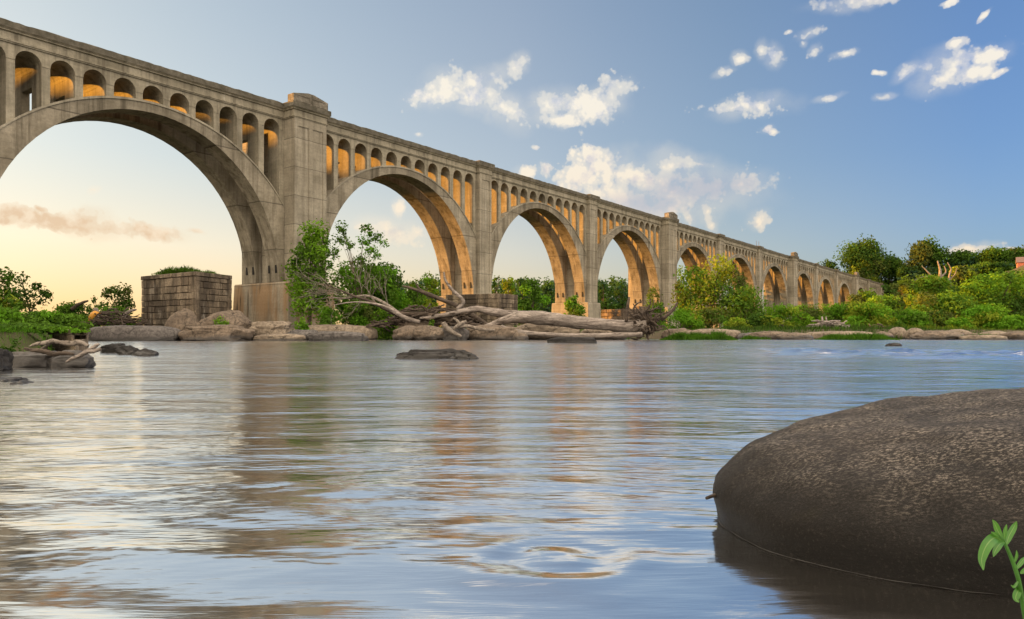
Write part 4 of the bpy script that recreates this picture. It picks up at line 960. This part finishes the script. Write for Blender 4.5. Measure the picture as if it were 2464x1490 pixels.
# bare dead trees on the hillside
for (lb, pts, ex) in (('bare pale dead tree with forked branches on the dark hillside', [(2268, 700, 4.5), (2262, 672, 4), (2262, 650, 3), (2256, 628, 1.5)], ([(2264, 690, 3), (2245, 668, 2.2), (2228, 650, 1.4), (2218, 640, .8)], [(2262, 668, 2.5), (2276, 655, 1.8), (2272, 640, 1)], [(2240, 664, 1.6), (2215, 668, 1), (2198, 676, .6)])),
                      ('slimmer bare dead tree right of the forked dead one', [(2290, 695, 3), (2284, 668, 2.4), (2288, 648, 1.6), (2280, 632, .9)], ([(2286, 672, 1.6), (2298, 660, 1), (2302, 645, .6)],))):
    Z = 232; g = empty('dead_hillside_tree', P(pts[0][0], pts[0][1] + 25, Z)); tag(g, lb, 'tree', 'dead trees on the hillside')
    under(limb('trunk', [(pts[0][0], pts[0][1] + 30, pts[0][2])] + pts, Z, 'palebark', g, 3, .1, 6), g)
    for e in ex: under(limb('branch', e, Z, 'palebark', g, 4, .1, 5), g)
# ---------------------------------------------------------------- old masonry, house
def mat_masonry(name, light, dark, stain=.8):
    t = NT(name); v = t.coord()
    at = t.n('ShaderNodeAttribute', attribute_name='tint'); a = t.noise(v, 1.1, 6, .65); b = t.noise(v, 7, 5, .7)
    col = t.mix(at.outputs['Fac'], dark, light)
    col = t.mix(t.math('MULTIPLY', t.ramp(b, [(.42, 1), (.58, 0)]), .5), col, tuple(c * .5 for c in dark))
    st = t.ramp(t.noise(t.coord((1.0, 1.0, .16)), 1.0, 5, .65), [(.42, 0), (.57, 1)])
    col = t.mix(t.math('MULTIPLY', st, stain), col, (.035, .028, .022))
    wh = t.ramp(t.noise(t.coord((1.2, 1.2, .3)), .9, 5, .6), [(.62, 0), (.74, 1)])
    col = t.mix(t.math('MULTIPLY', wh, .55), col, (.50, .45, .38))
    t.bsdf(col, .9, t.bump(t.math('ADD', a, t.math('MULTIPLY', b, .5)), .8, .08), .2); return t.m
M['masonry'] = mat_masonry('old_ashlar', (.33, .265, .19), (.15, .115, .082))
M['masonrydark'] = mat_masonry('dark_ashlar', (.24, .18, .13), (.10, .075, .058), .7)
def stone_wall(bm, cols, p0, p1, z0, z1, ch, thick, seed, inward, bl=(.55, 1.3), ragged=0.0, jit=.05):
    """courses of separate roughly dressed blocks from p0 to p1"""
    rnd = random.Random(seed); p0 = Vector(p0); p1 = Vector(p1); L = (p1 - p0).length; u = (p1 - p0) / L; nrm = Vector(inward)
    z = z0; row = 0
    while z < z1 - .05:
        h = min(ch * rnd.uniform(.88, 1.12), z1 - z); x = 0.0
        if z1 - z - h < ch * .4: h = z1 - z
        while x < L - .01:
            b = min(rnd.uniform(*bl), L - x)
            if L - x - b < bl[0] * .5: b = L - x
            if not (ragged and z + h > z1 - ragged and noise.noise(Vector((x * .5 + seed, z, 2))) > .05):
                o = rnd.uniform(-jit, jit * .6); g = .015 * min(1, ch * 2); tint = rnd.uniform(0, 1)
                a = p0 + u * (x + g); c = p0 + u * (x + b - g); f = nrm * o; bk = nrm * thick; ins = .035 * min(1, ch * 2)
                V = []
                for (q, s_) in ((a, 1), (c, -1)):
                    for zz, zi in ((z + g, 1), (z + h - g, -1)):
                        V.append((q + nrm * .05 * min(1, ch * 2) + Vector((0, 0, zz)), q + f + u * s_ * ins + Vector((rnd.uniform(-.02, .02) * min(1, ch * 2), rnd.uniform(-.02, .02) * min(1, ch * 2), zz + zi * ins)), q + bk + Vector((0, 0, zz))))
                vs = [[bm.verts.new(k) for k in w_] for w_ in V]; A, B, C_, D = vs[0], vs[2], vs[3], vs[1]
                fl = []
                fl.append(bm.faces.new((A[1], B[1], C_[1], D[1])))
                for (m0, m1) in ((A, B), (B, C_), (C_, D), (D, A)):
                    fl.append(bm.faces.new((m0[0], m1[0], m1[1], m0[1]))); fl.append(bm.faces.new((m0[2], m1[2], m1[0], m0[0])))
                cols.extend([tint] * len(fl))
            x += b
        z += h; row += 1
def finish(bm, cols, name, mat, parent):
    me = bpy.data.meshes.new(name); bmesh.ops.recalc_face_normals(bm, faces=bm.faces); bm.to_mesh(me); bm.free()
    a = me.attributes.new('tint', 'FLOAT', 'FACE'); a.data.foreach_set('value', cols); me.materials.append(mat)
    return link(bpy.data.objects.new(name, me), parent)
def masonry_pier(name, label, xa, xc, xb, ya, yc, yb, Zc, ch, seed, mat, cap=True, ragged=0.0, dl=5.5, dr=4.6, zb=-.4, k=1.0):
    """block with its near corner at column xc; left face runs back to xa, right face to xb"""
    pc = P(xc, HZ, Zc); 
    Za, Zb = Zc + dl, Zc + dr
    pa = P(xa, HZ, Za); pb = P(xb, HZ, Zb); pc.z = pa.z = pb.z = 0
    top = ZW(yc, Zc); root = empty(name, (pc.x, pc.y, 0)); tag(root, label, 'masonry', 'old stone bridge remnants')
    pd = pa + (pb - pc)
    il = (pb - pc).normalized(); ir = (pa - pc).normalized()
    o = Vector((pc.x, pc.y, 0)); bm = bmesh.new(); cols = []
    stone_wall(bm, cols, pa - o, pc - o, zb, top - (.38 if cap else 0), ch, .6 * k, seed, il, (.8 * k, 1.8 * k), ragged=ragged, jit=.05 * k)
    stone_wall(bm, cols, pc - o, pb - o, zb, top - (.38 if cap else 0), ch, .6 * k, seed + 1, ir, (.8 * k, 1.8 * k), ragged=ragged, jit=.05 * k)
    stone_wall(bm, cols, pb - o, pd - o, zb, top - (.38 if cap else 0), ch, .6 * k, seed + 3, -il, (.8 * k, 1.8 * k), ragged=ragged, jit=.05 * k)
    finish(bm, cols, 'wall', mat, root)
    def quad(z0, z1, grow):
        b2 = bmesh.new(); cen = (pa + pb) / 2 - o
        base = [pa - o, pc - o, pb - o, pd - o]; vs = []
        for z in (z0, z1):
            vs.append([b2.verts.new((cen + (p - cen) * grow + Vector((0, 0, z)))) for p in base])
        b2.faces.new(vs[0][::-1]); b2.faces.new(vs[1])
        for m in range(4): b2.faces.new((vs[0][m], vs[0][(m + 1) % 4], vs[1][(m + 1) % 4], vs[1][m]))
        return b2
    c2 = quad(zb, top - (.30 if cap else ragged + .1), .93); finish(c2, [.3] * len(c2.faces), 'core', mat, root)
    if cap:
        bm = bmesh.new(); cols = []
        for m, (a_, b_, n_) in enumerate(((pa, pc, il), (pc, pb, ir))):
            stone_wall(bm, cols, a_ - o - n_ * .08, b_ - o - n_ * .08, top - .375, top, .375, .9, seed + 9 + m, n_, (1.0, 2.0), jit=.02)
        finish(bm, cols, 'coping', mat, root)
    return root, pa, pc, pb, top
r_, pa, pc, pb, top = masonry_pier('stone_pier', 'old square pier of stained grey ashlar standing alone left of the viaduct', 340, 470, 558, 660, 653, 656, 61.5, .56, 3, M['masonry'])
ce = (pa + pb) / 2
def on_pier(X, Y): return top - .12 + .45 * math.exp(-((X - ce.x) / 2.2) ** 2)
xm = CX + ce.x / ce.y * F
grass('grass_tuft', 'grass and weeds growing on top of the lone stone pier', xm - 84, xm + 92, ce.y - 2.0, ce.y + 1.2, .62, 3200, 5, ('olive', 'mid', 'lime'), on_pier)
masonry_pier('stone_pier', 'broken low stone pier remnant before the second viaduct pier', 1072, 1200, 1246, 712, 706, 707, 82, .5, 13, M['masonry'], False, .5, 3.0, 3.4)
masonry_pier('stone_pier', 'dark low stone pier remnant behind the upturned roots', 1446, 1500, 1600, 738, 736, 735, 92, .45, 23, M['masonrydark'], False, .35, 3.0, 3.4)
masonry_pier('stone_wall', 'broken stone wall half hidden under vines on the left bank', 70, 182, 213, 797, 792, 794, 15.5, .125, 33, M['masonry'], False, .16, 1.2, .9, -.2, .25)
# house
Zh = 250; hx0, hx1 = XW(2448, Zh), XW(2530, Zh); g0 = ZW(668, Zh) - 5
house = empty('brick_house', (hx0, Zh, g0), -R(33)); tag(house, 'red brick house with white windows among trees at the right edge', 'house')
t = NT('red_brick'); br = t.n('ShaderNodeTexBrick'); t.l(t.coord((1, 1, 1), rot=(R(90), 0, 0)), br.inputs['Vector']); br.inputs['Scale'].default_value = 3
br.inputs['Color1'].default_value = (.30, .07, .05, 1); br.inputs['Color2'].default_value = (.22, .05, .04, 1); br.inputs['Mortar'].default_value = (.3, .24, .2, 1)
t.bsdf(br.outputs[0], .85); M['brick'] = t.m; M['white'] = mat_plain('white_paint', (.78, .78, .76), .5); M['pane'] = mat_plain('window_pane', (.05, .06, .07), .1); M['slate'] = mat_plain('roof_slate', (.12, .08, .075), .8)
Wd = hx1 - hx0; HH = ZW(632, Zh) - g0
bm = bmesh.new(); box(bm, 0, Wd, 0, 8, 0, HH); build('wall', bm, M['brick'], house)
bm = bmesh.new(); prism_x(bm, [(-.4, HH + .01), (8.4, HH + .01), (4, HH + 2.2)], -.3, Wd + .3); build('roof', bm, M['slate'], house)
for (wx, wz, ww, wh) in ((1.4, HH - 2.2, 1.5, 1.0), (1.0, HH - 4.9, 2.4, 1.3), (5.4, HH - 2.2, 1.5, 1.0), (5.2, HH - 4.9, 2.0, 1.3)):
    bm = bmesh.new(); 
    for (a0, a1, b0, b1) in ((0, ww, 0, .12), (0, ww, wh - .12, wh), (0, .12, .12, wh - .12), (ww - .12, ww, .12, wh - .12), (ww / 2 - .05, ww / 2 + .05, .12, wh - .12)): box(bm, wx + a0, wx + a1, -.09, .02, wz + b0, wz + b1)
    fr = build('window', bm, M['white'], house)
    bm = bmesh.new(); box(bm, wx + .1, wx + ww - .1, -.03, .02, wz + .1, wz + wh - .1); build('pane', bm, M['pane'], fr)
bm = bmesh.new(); box(bm, .8, .8 + 6.8, -.3, -.1, HH - 3.35, HH - 3.05); build('white_band', bm, M['white'], house)
# shoreline grass
grass('shore_grass', 'thick low green grass at the water right of the upturned roots', 1588, 1776, 60, 65, .85, 11000, 1)
grass('shore_grass', 'strip of low green grass at the water below the dark tree', 1775, 1860, 63, 68, .6, 4000, 2)
grass('shore_grass', 'low green grass at the water in front of the very long slab', 1960, 2165, 60.5, 65, .75, 9000, 3)
grass('shore_grass', 'green grass between boulders near the right edge', 2270, 2420, 62, 67, .7, 5000, 4)
grass('bank_grass', 'green grass patch behind the right half of the big log', 1390, 1440, 66, 70, 1.0, 1500, 6)
grass('bank_undergrowth', 'low leafy undergrowth covering the right bank behind the boulders', 1590, 2480, 65.5, 96, .75, 20000, 7, ('dark', 'mid', 'olive'))
grass('bank_undergrowth', 'low undergrowth at the foot of the island trees', 690, 1600, 66, 84, .7, 9000, 8, ('mid', 'bright'))
grass('bank_undergrowth', 'low green plants over the soil of the left bank', -800, 212, 13.2, 24, .28, 30000, 9, ('mid', 'bright'))
# ---------------------------------------------------------------- plant leaning in from the right foreground
pl = empty('water_willow', (0, 0, 0)); pl.location = P(2470, 1520, 1.28); tag(pl, 'green long leaved water plant at the lower right edge before the boulder', 'plant')
def leafblade(pts, wid, name='leaf', curl=.25):
    """pts in px at depth; a pointed folded blade along them"""
    sp = spline([(*P(x, y, z),) for x, y, z in pts], 6); bm = bmesh.new(); n = len(sp); rows = []
    for i, p in enumerate(sp):
        a = Vector(sp[max(0, i - 1)]); b = Vector(sp[min(n - 1, i + 1)]); tn = (b - a).normalized()
        view = Vector((-.25, -1, .35)).normalized(); sd = tn.cross(view).normalized(); nn = sd.cross(tn)
        t_ = i / (n - 1); w_ = wid * (math.sin(math.pi * min(1, t_ * .93 + .05)) ** .75) * (1 - .25 * t_)
        rows.append([bm.verts.new(Vector(p) + sd * w_ * k + nn * (-abs(k)) * w_ * curl * -1) for k in (-1, -.5, 0, .5, 1)])
    for i in range(n - 1):
        for k in range(4): bm.faces.new((rows[i][k], rows[i][k + 1], rows[i + 1][k + 1], rows[i + 1][k]))
    o = build(name, bm, M['nearleaf'], pl, True); a_ = o.data.attributes.new('vein', 'FLOAT', 'POINT'); a_.data.foreach_set('value', [1.0 if i % 5 == 2 else 0.0 for i in range(n * 5)])
    o.matrix_parent_inverse = Matrix.Translation(-pl.location); return o
t = NT('willow_leaf_green'); v = t.coord(); d = t.n('ShaderNodeBsdfPrincipled'); tr = t.n('ShaderNodeBsdfTranslucent'); mx = t.n('ShaderNodeMixShader'); mx.inputs[0].default_value = .4
cc = t.mix(t.noise(v, 40, 5), (.035, .140, .012), (.085, .26, .03)); ve = t.n('ShaderNodeAttribute', attribute_name='vein'); cc = t.mix(t.ramp(ve.outputs['Fac'], [(.72, 0), (.92, .65)]), cc, (.22, .36, .10)); t.l(cc, d.inputs['Base Color']); d.inputs['Roughness'].default_value = .42
t.l(t.mix(1.0, cc, (1.5, 1.4, .7), 'MULTIPLY'), tr.inputs['Color']); t.l(d.outputs[0], mx.inputs[1]); t.l(tr.outputs[0], mx.inputs[2]); t.l(mx.outputs[0], t.out.inputs['Surface']); M['nearleaf'] = t.m
bm = bmesh.new(); tube(bm, spline([(*P(2475, 1530, 1.30), .0042), (*P(2462, 1460, 1.29), .0040), (*P(2452, 1400, 1.28), .0038), (*P(2436, 1350, 1.28), .0034), (*P(2418, 1308, 1.28), .0026), (*P(2408, 1285, 1.28), .0015)], 5), 8)
o = build('stem', bm, M['nearleaf'], pl, True); o.matrix_parent_inverse = Matrix.Translation(-pl.location)
for (pts, w_) in [([(2416, 1306, 1.28), (2395, 1294, 1.26), (2374, 1312, 1.24), (2362, 1345, 1.23), (2366, 1372, 1.22)], .0100),
                  ([(2417, 1304, 1.28), (2405, 1310, 1.26), (2395, 1325, 1.25), (2390, 1340, 1.245)], .0062), ([(2414, 1300, 1.28), (2402, 1280, 1.27), (2394, 1262, 1.265), (2388, 1251, 1.26)], .0062),
                  ([(2412, 1297, 1.28), (2398, 1288, 1.26), (2384, 1280, 1.25)], .0040), ([(2422, 1310, 1.28), (2428, 1290, 1.29), (2440, 1268, 1.3), (2446, 1255, 1.3)], .0062),
                  ([(2416, 1300, 1.28), (2418, 1280, 1.28), (2422, 1262, 1.28)], .0040), ([(2440, 1356, 1.28), (2446, 1338, 1.28), (2446, 1324, 1.28)], .0028), ([(2444, 1370, 1.28), (2458, 1352, 1.29), (2470, 1338, 1.3)], .0045),
                  ([(2452, 1395, 1.28), (2440, 1412, 1.27), (2432, 1408, 1.26)], .0028), ([(2458, 1410, 1.29), (2448, 1425, 1.28), (2444, 1440, 1.275), (2452, 1450, 1.27)], .0070), ([(2455, 1380, 1.28), (2470, 1372, 1.28), (2485, 1380, 1.28)], .005)]:
    leafblade(pts, w_)
# ---------------------------------------------------------------- sky, sun, camera
SUN_AZ, SUN_EL = R(-72), R(7)        # azimuth from +Y, clockwise positive: the sun stands low beyond the left edge
world = bpy.data.worlds.new('World'); scene.world = world; world.use_nodes = True
wt = world.node_tree; wt.nodes.clear()
class W(NT):
    def __init__(s): s.t = wt
w = W()
out = w.n('ShaderNodeOutputWorld'); bg = w.n('ShaderNodeBackground')
sky = w.n('ShaderNodeTexSky', sky_type='NISHITA'); sky.sun_disc = False
sky.sun_elevation = SUN_EL; sky.sun_rotation = SUN_AZ
sky.air_density = 1.0; sky.dust_density = 1.2; sky.ozone_density = 2.0
SKY_STRENGTH = .05
bg.inputs['Strength'].default_value = SKY_STRENGTH
tc = w.n('ShaderNodeTexCoord'); dirv = tc.outputs['Generated']
d3 = w.sep(dirv)
az = w.math('ARCTAN2', d3[0], d3[1]); el = w.math('ARCSINE', d3[2])
cb = w.n('ShaderNodeCombineXYZ'); w.l(az, cb.inputs[0]); w.l(el, cb.inputs[1])
def azel(x, y):
    dx, dz = (x - CX) / F, (HZ - y) / F
    return math.atan2(dx, 1), math.atan2(dz, math.hypot(dx, 1))
FILL_DECK = (18.5, 15.6, 12.1)
# clouds: centre (px), half sizes (px), tilt degrees
CLOUDS = [
 (1065,212,62,34,22),(1030,232,50,22,10),(1150,200,42,30,25),(1195,185,40,26,20),(1245,160,40,24,35),(1150,240,60,26,-15),(1215,262,62,30,-25),(1180,225,40,30,0),
 (1330,250,55,28,5),(1400,245,70,32,-5),(1470,222,50,30,25),(1440,262,55,28,20),(1340,282,60,18,0),(1000,220,26,12,15),(1015,328,12,7,0),(1285,356,12,6,0),(1265,412,30,18,10),(1305,405,22,24,30),
 (1420,380,34,36,0),(1400,420,60,42,5),(1460,410,60,34,5),(1520,420,50,26,0),(1390,470,70,36,0),(1480,470,110,36,-8),(1600,470,150,46,-5),(1700,460,110,46,0),(1780,450,46,30,0),(1620,395,56,24,5),(1680,398,40,10,-8),(1560,505,80,26,-20),(1610,505,30,24,0),(1560,440,90,40,0),
 (1660,522,20,22,0),(1712,505,14,22,10),(1720,540,16,18,0),(1826,530,36,26,35),(1826,538,26,24,0),
 (1800,258,80,26,0),(1850,248,40,26,20),(1760,262,46,14,0),(1846,314,26,14,5),(1858,135,30,24,-30),(1830,120,16,20,0),(1776,142,20,14,25),(1735,176,28,10,10),(1948,88,38,14,12),(1965,125,22,14,30),(1935,112,14,10,0),(2030,134,34,11,5),(1900,84,12,6,0),
 (2290,165,56,40,0),(2260,190,50,28,5),(2340,180,50,22,10),(2385,130,54,24,8),(2340,140,34,30,0),(2180,172,42,14,20),(2225,160,30,16,0),(2295,110,40,16,15),(2410,175,30,10,20),(2125,228,28,8,0),(2110,180,16,6,0),(1995,236,40,8,8),
 (2080,0,90,14,0),(2285,8,26,10,10),(2370,40,30,8,30),(2345,598,60,12,4),(2440,602,60,8,0),
 (180,540,110,22,-8),(60,520,70,18,-5),(250,550,80,20,0),(360,560,75,18,-5),(95,500,26,12,0),(210,530,60,22,0),(20,530,40,16,0),(470,555,24,6,0),(230,460,14,8,20),
 (960,500,16,22,10),(940,555,60,22,-10),(1000,560,30,16,0),(880,545,30,14,0),
 (640,1400,0,0,0)]
best = None
wob = w.n('ShaderNodeTexNoise'); wob.inputs['Scale'].default_value = 17; wob.inputs['Detail'].default_value = 4; wob.inputs['Roughness'].default_value = .6
w.l(dirv, wob.inputs['Vector'])
wv_ = w.n('ShaderNodeVectorMath', operation='MULTIPLY_ADD'); w.l(wob.outputs['Color'], wv_.inputs[0]); wv_.inputs[1].default_value = (.030, .022, 0)
off = w.n('ShaderNodeVectorMath', operation='ADD'); w.l(cb.outputs[0], off.inputs[0]); off.inputs[1].default_value = (-.015, -.011, 0)
w.l(off.outputs[0], wv_.inputs[2])
wxy = w.sep(wv_.outputs[0])
for (x, y, rx, ry, tl) in CLOUDS:
    if rx == 0: continue
    cz = w.n('ShaderNodeCombineXYZ'); w.l(wxy[0], cz.inputs[0]); w.l(wxy[1], cz.inputs[1])
    if best is not None: w.l(best, cz.inputs[2])       # keeps the chain sequential
    a0, e0 = azel(x, y)
    mp = w.n('ShaderNodeMapping', vector_type='TEXTURE')
    mp.inputs['Location'].default_value = (a0, e0, 0)
    mp.inputs['Rotation'].default_value = (0, 0, R(tl))
    k = math.cos(a0); SC = 1.5 if rx > 45 else 1.12
    mp.inputs['Scale'].default_value = (rx * SC / F * max(.7, k * k), ry * SC / F * k, 1e6)
    w.l(cz.outputs[0], mp.inputs['Vector'])
    ln = w.n('ShaderNodeVectorMath', operation='LENGTH'); w.l(mp.outputs[0], ln.inputs[0])
    best = ln.outputs['Value'] if best is None else w.math('SMOOTH_MIN', best, ln.outputs['Value'], .35)
n1 = w.noise(dirv, 30, 7, .57)
L = (-.85, .1, .45)                     # towards the light, for the relief of the clouds
sh = w.n('ShaderNodeVectorMath', operation='ADD'); w.l(dirv, sh.inputs[0]); sh.inputs[1].default_value = tuple(c * .014 for c in L)
n2 = w.noise(sh.outputs[0], 30, 6, .57)
vo = w.n('ShaderNodeTexVoronoi', feature='SMOOTH_F1'); vo.inputs['Scale'].default_value = 58; vo.inputs['Smoothness'].default_value = .25; vo.inputs['Detail'].default_value = 2; vo.inputs['Roughness'].default_value = .6
w.l(dirv, vo.inputs['Vector'])
field = w.math('ADD', w.math('SUBTRACT', 1.0, best), w.math('MULTIPLY', w.math('SUBTRACT', n1, .5), 1.9))
field = w.math('ADD', field, w.math('MULTIPLY', w.math('SUBTRACT', .74, vo.outputs['Distance']), .55))
n3 = w.noise(dirv, 11, 3, .5)
wid = w.ramp(n3, [(.38, .45), (.62, 1.2)])
dens = w.ramp(w.math('DIVIDE', w.math('SUBTRACT', field, .03), wid), [(0, 0), (.5, .62), (1, 1)], 'EASE')
halo = w.ramp(w.math('ADD', w.math('SUBTRACT', 1.15, best), w.math('MULTIPLY', w.math('SUBTRACT', n3, .5), 2.0)), [(0, 0), (1.3, .30)], 'EASE')
dens = w.math('MAXIMUM', dens, halo)
rel = w.math('ADD', .5, w.math('MULTIPLY', w.math('SUBTRACT', n1, n2), 3.2))
# grey body of the big cloud and grey undersides
g0 = None
for (x, y, rx, ry) in ((1680, 455, 190, 50), (1560, 490, 140, 40)):
    a0, e0 = azel(x, y)
    mp = w.n('ShaderNodeMapping', vector_type='TEXTURE'); mp.inputs['Location'].default_value = (a0, e0, 0); mp.inputs['Scale'].default_value = (rx / F, ry / F, 1)
    w.l(wv_.outputs[0], mp.inputs['Vector']); ln = w.n('ShaderNodeVectorMath', operation='LENGTH'); w.l(mp.outputs[0], ln.inputs[0])
    q_ = w.ramp(ln.outputs['Value'], [(.3, 1), (1.0, 0)])
    g0 = q_ if g0 is None else w.math('MAXIMUM', g0, q_)
lit = w.mix(w.ramp(el, [(.03, 0), (.30, 1)]), (1.0, .80, .56), (1.0, .92, .78))
shd = w.mix(w.ramp(el, [(.05, 0), (.30, 1)]), (.84, .66, .50), (.74, .73, .76))
ccol = w.mix(w.ramp(rel, [(.0, 0), (.50, 1)]), shd, lit)
ccol = w.mix(w.math('MULTIPLY', g0, .85), ccol, (.60, .56, .60))
a0, e0 = azel(150, 545); lw = w.n('ShaderNodeMapping', vector_type='TEXTURE'); lw.inputs['Location'].default_value = (a0, e0, 0); lw.inputs['Scale'].default_value = (360 / F, 60 / F, 1)
w.l(wv_.outputs[0], lw.inputs['Vector']); l2 = w.n('ShaderNodeVectorMath', operation='LENGTH'); w.l(lw.outputs[0], l2.inputs[0])
ccol = w.mix(w.math('MULTIPLY', w.ramp(l2.outputs['Value'], [(.7, 1), (1.0, 0)]), w.ramp(rel, [(.3, 1), (.8, .35)])), ccol, (.80, .58, .38))
CLOUD_GAIN = 5.3
ccol = w.mix(1.0, ccol, (CLOUD_GAIN,) * 3, 'MULTIPLY')
gm = w.n('ShaderNodeGamma'); gm.inputs['Gamma'].default_value = .72; w.l(sky.outputs[0], gm.inputs['Color'])
skyc = w.mix(1.0, gm.outputs[0], (1.80, 1.76, 1.80), 'MULTIPLY')
# thin warm veil towards the low sun
left = w.ramp(w.math('DIVIDE', w.math('ADD', az, 3.2), 6.4), [(.23, 1), (.42, .85), (.52, .30), (.62, 0)])
low = w.ramp(el, [(0, 1), (.10, .8), (.22, .38), (.45, .14), (.8, 0)])
side = w.ramp(w.math('DIVIDE', w.math('ADD', az, 3.2), 6.4), [(.30, (1.28, 1.18, 1.0)), (.41, (1.25, 1.16, 1.0)), (.50, (1.06, 1.0, 1.0)), (.545, (.74, .83, .96)), (.59, (.50, .69, 1.02)), (.70, (.50, .69, 1.02))])
skyc = w.mix(1.0, skyc, side, 'MULTIPLY')
veil = w.math('MULTIPLY', left, low)
vcol = w.ramp(el, [(.0, (.98, .58, .20)), (.04, (.97, .66, .32)), (.11, (.92, .75, .52)), (.22, (.62, .59, .52))])
vcol = w.mix(1.0, vcol, (5.8, 5.6, 5.6), 'MULTIPLY')
skyc = w.mix(w.math('MULTIPLY', veil, .9), skyc, vcol)
# bright cloud deck added as fill light, unseen over and behind the viewer
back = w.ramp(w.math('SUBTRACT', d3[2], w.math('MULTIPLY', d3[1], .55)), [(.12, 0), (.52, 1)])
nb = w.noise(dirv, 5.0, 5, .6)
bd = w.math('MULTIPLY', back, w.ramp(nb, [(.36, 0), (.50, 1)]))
skyc = w.mix(w.math('MULTIPLY', bd, .95), skyc, FILL_DECK)
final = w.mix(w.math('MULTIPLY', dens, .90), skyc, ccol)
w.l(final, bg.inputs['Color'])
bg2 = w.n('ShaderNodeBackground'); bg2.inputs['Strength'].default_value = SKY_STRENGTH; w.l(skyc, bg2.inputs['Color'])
front = w.math('MULTIPLY', w.math('GREATER_THAN', d3[1], .70), w.math('LESS_THAN', d3[2], .52))   # the clouds stand only in this part of the sky
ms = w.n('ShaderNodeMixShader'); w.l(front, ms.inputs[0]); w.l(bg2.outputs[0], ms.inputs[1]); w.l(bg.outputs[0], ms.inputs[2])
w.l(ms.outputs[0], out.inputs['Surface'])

sd = bpy.data.lights.new('sun', 'SUN'); sd.energy = 5.0; sd.angle = R(.6); sd.color = (1.0, .42, .05)
so = link(bpy.data.objects.new('sun', sd))
sv = Vector((math.sin(SUN_AZ) * math.cos(SUN_EL), math.cos(SUN_AZ) * math.cos(SUN_EL), math.sin(SUN_EL)))
so.rotation_euler = sv.to_track_quat('Z', 'Y').to_euler(); so.location = sv * 60

cam = bpy.data.cameras.new('camera'); co = link(bpy.data.objects.new('camera', cam)); scene.camera = co
cam.sensor_width = 36.0; cam.sensor_fit = 'HORIZONTAL'; cam.lens = 36.0 * F / 2464.0
co.location = (0, 0, CH); co.rotation_euler = (R(90), 0, 0)
cam.shift_y = (HZ - 1490.0 / 2) / 2464.0
cam.clip_start = .05; cam.clip_end = 9000
scene.view_settings.view_transform = 'Standard'; scene.view_settings.look = 'None'
scene.view_settings.exposure = 1.93; scene.view_settings.gamma = 1.0
scene.render.engine = 'CYCLES'
scene.cycles.max_bounces = 5; scene.cycles.diffuse_bounces = 3; scene.cycles.glossy_bounces = 3; scene.cycles.transparent_max_bounces = 4
scene.cycles.sample_clamp_indirect = 6.0; scene.cycles.caustics_reflective = False; scene.cycles.caustics_refractive = False
world.cycles.sampling_method = 'MANUAL'; world.cycles.sample_map_resolution = 512
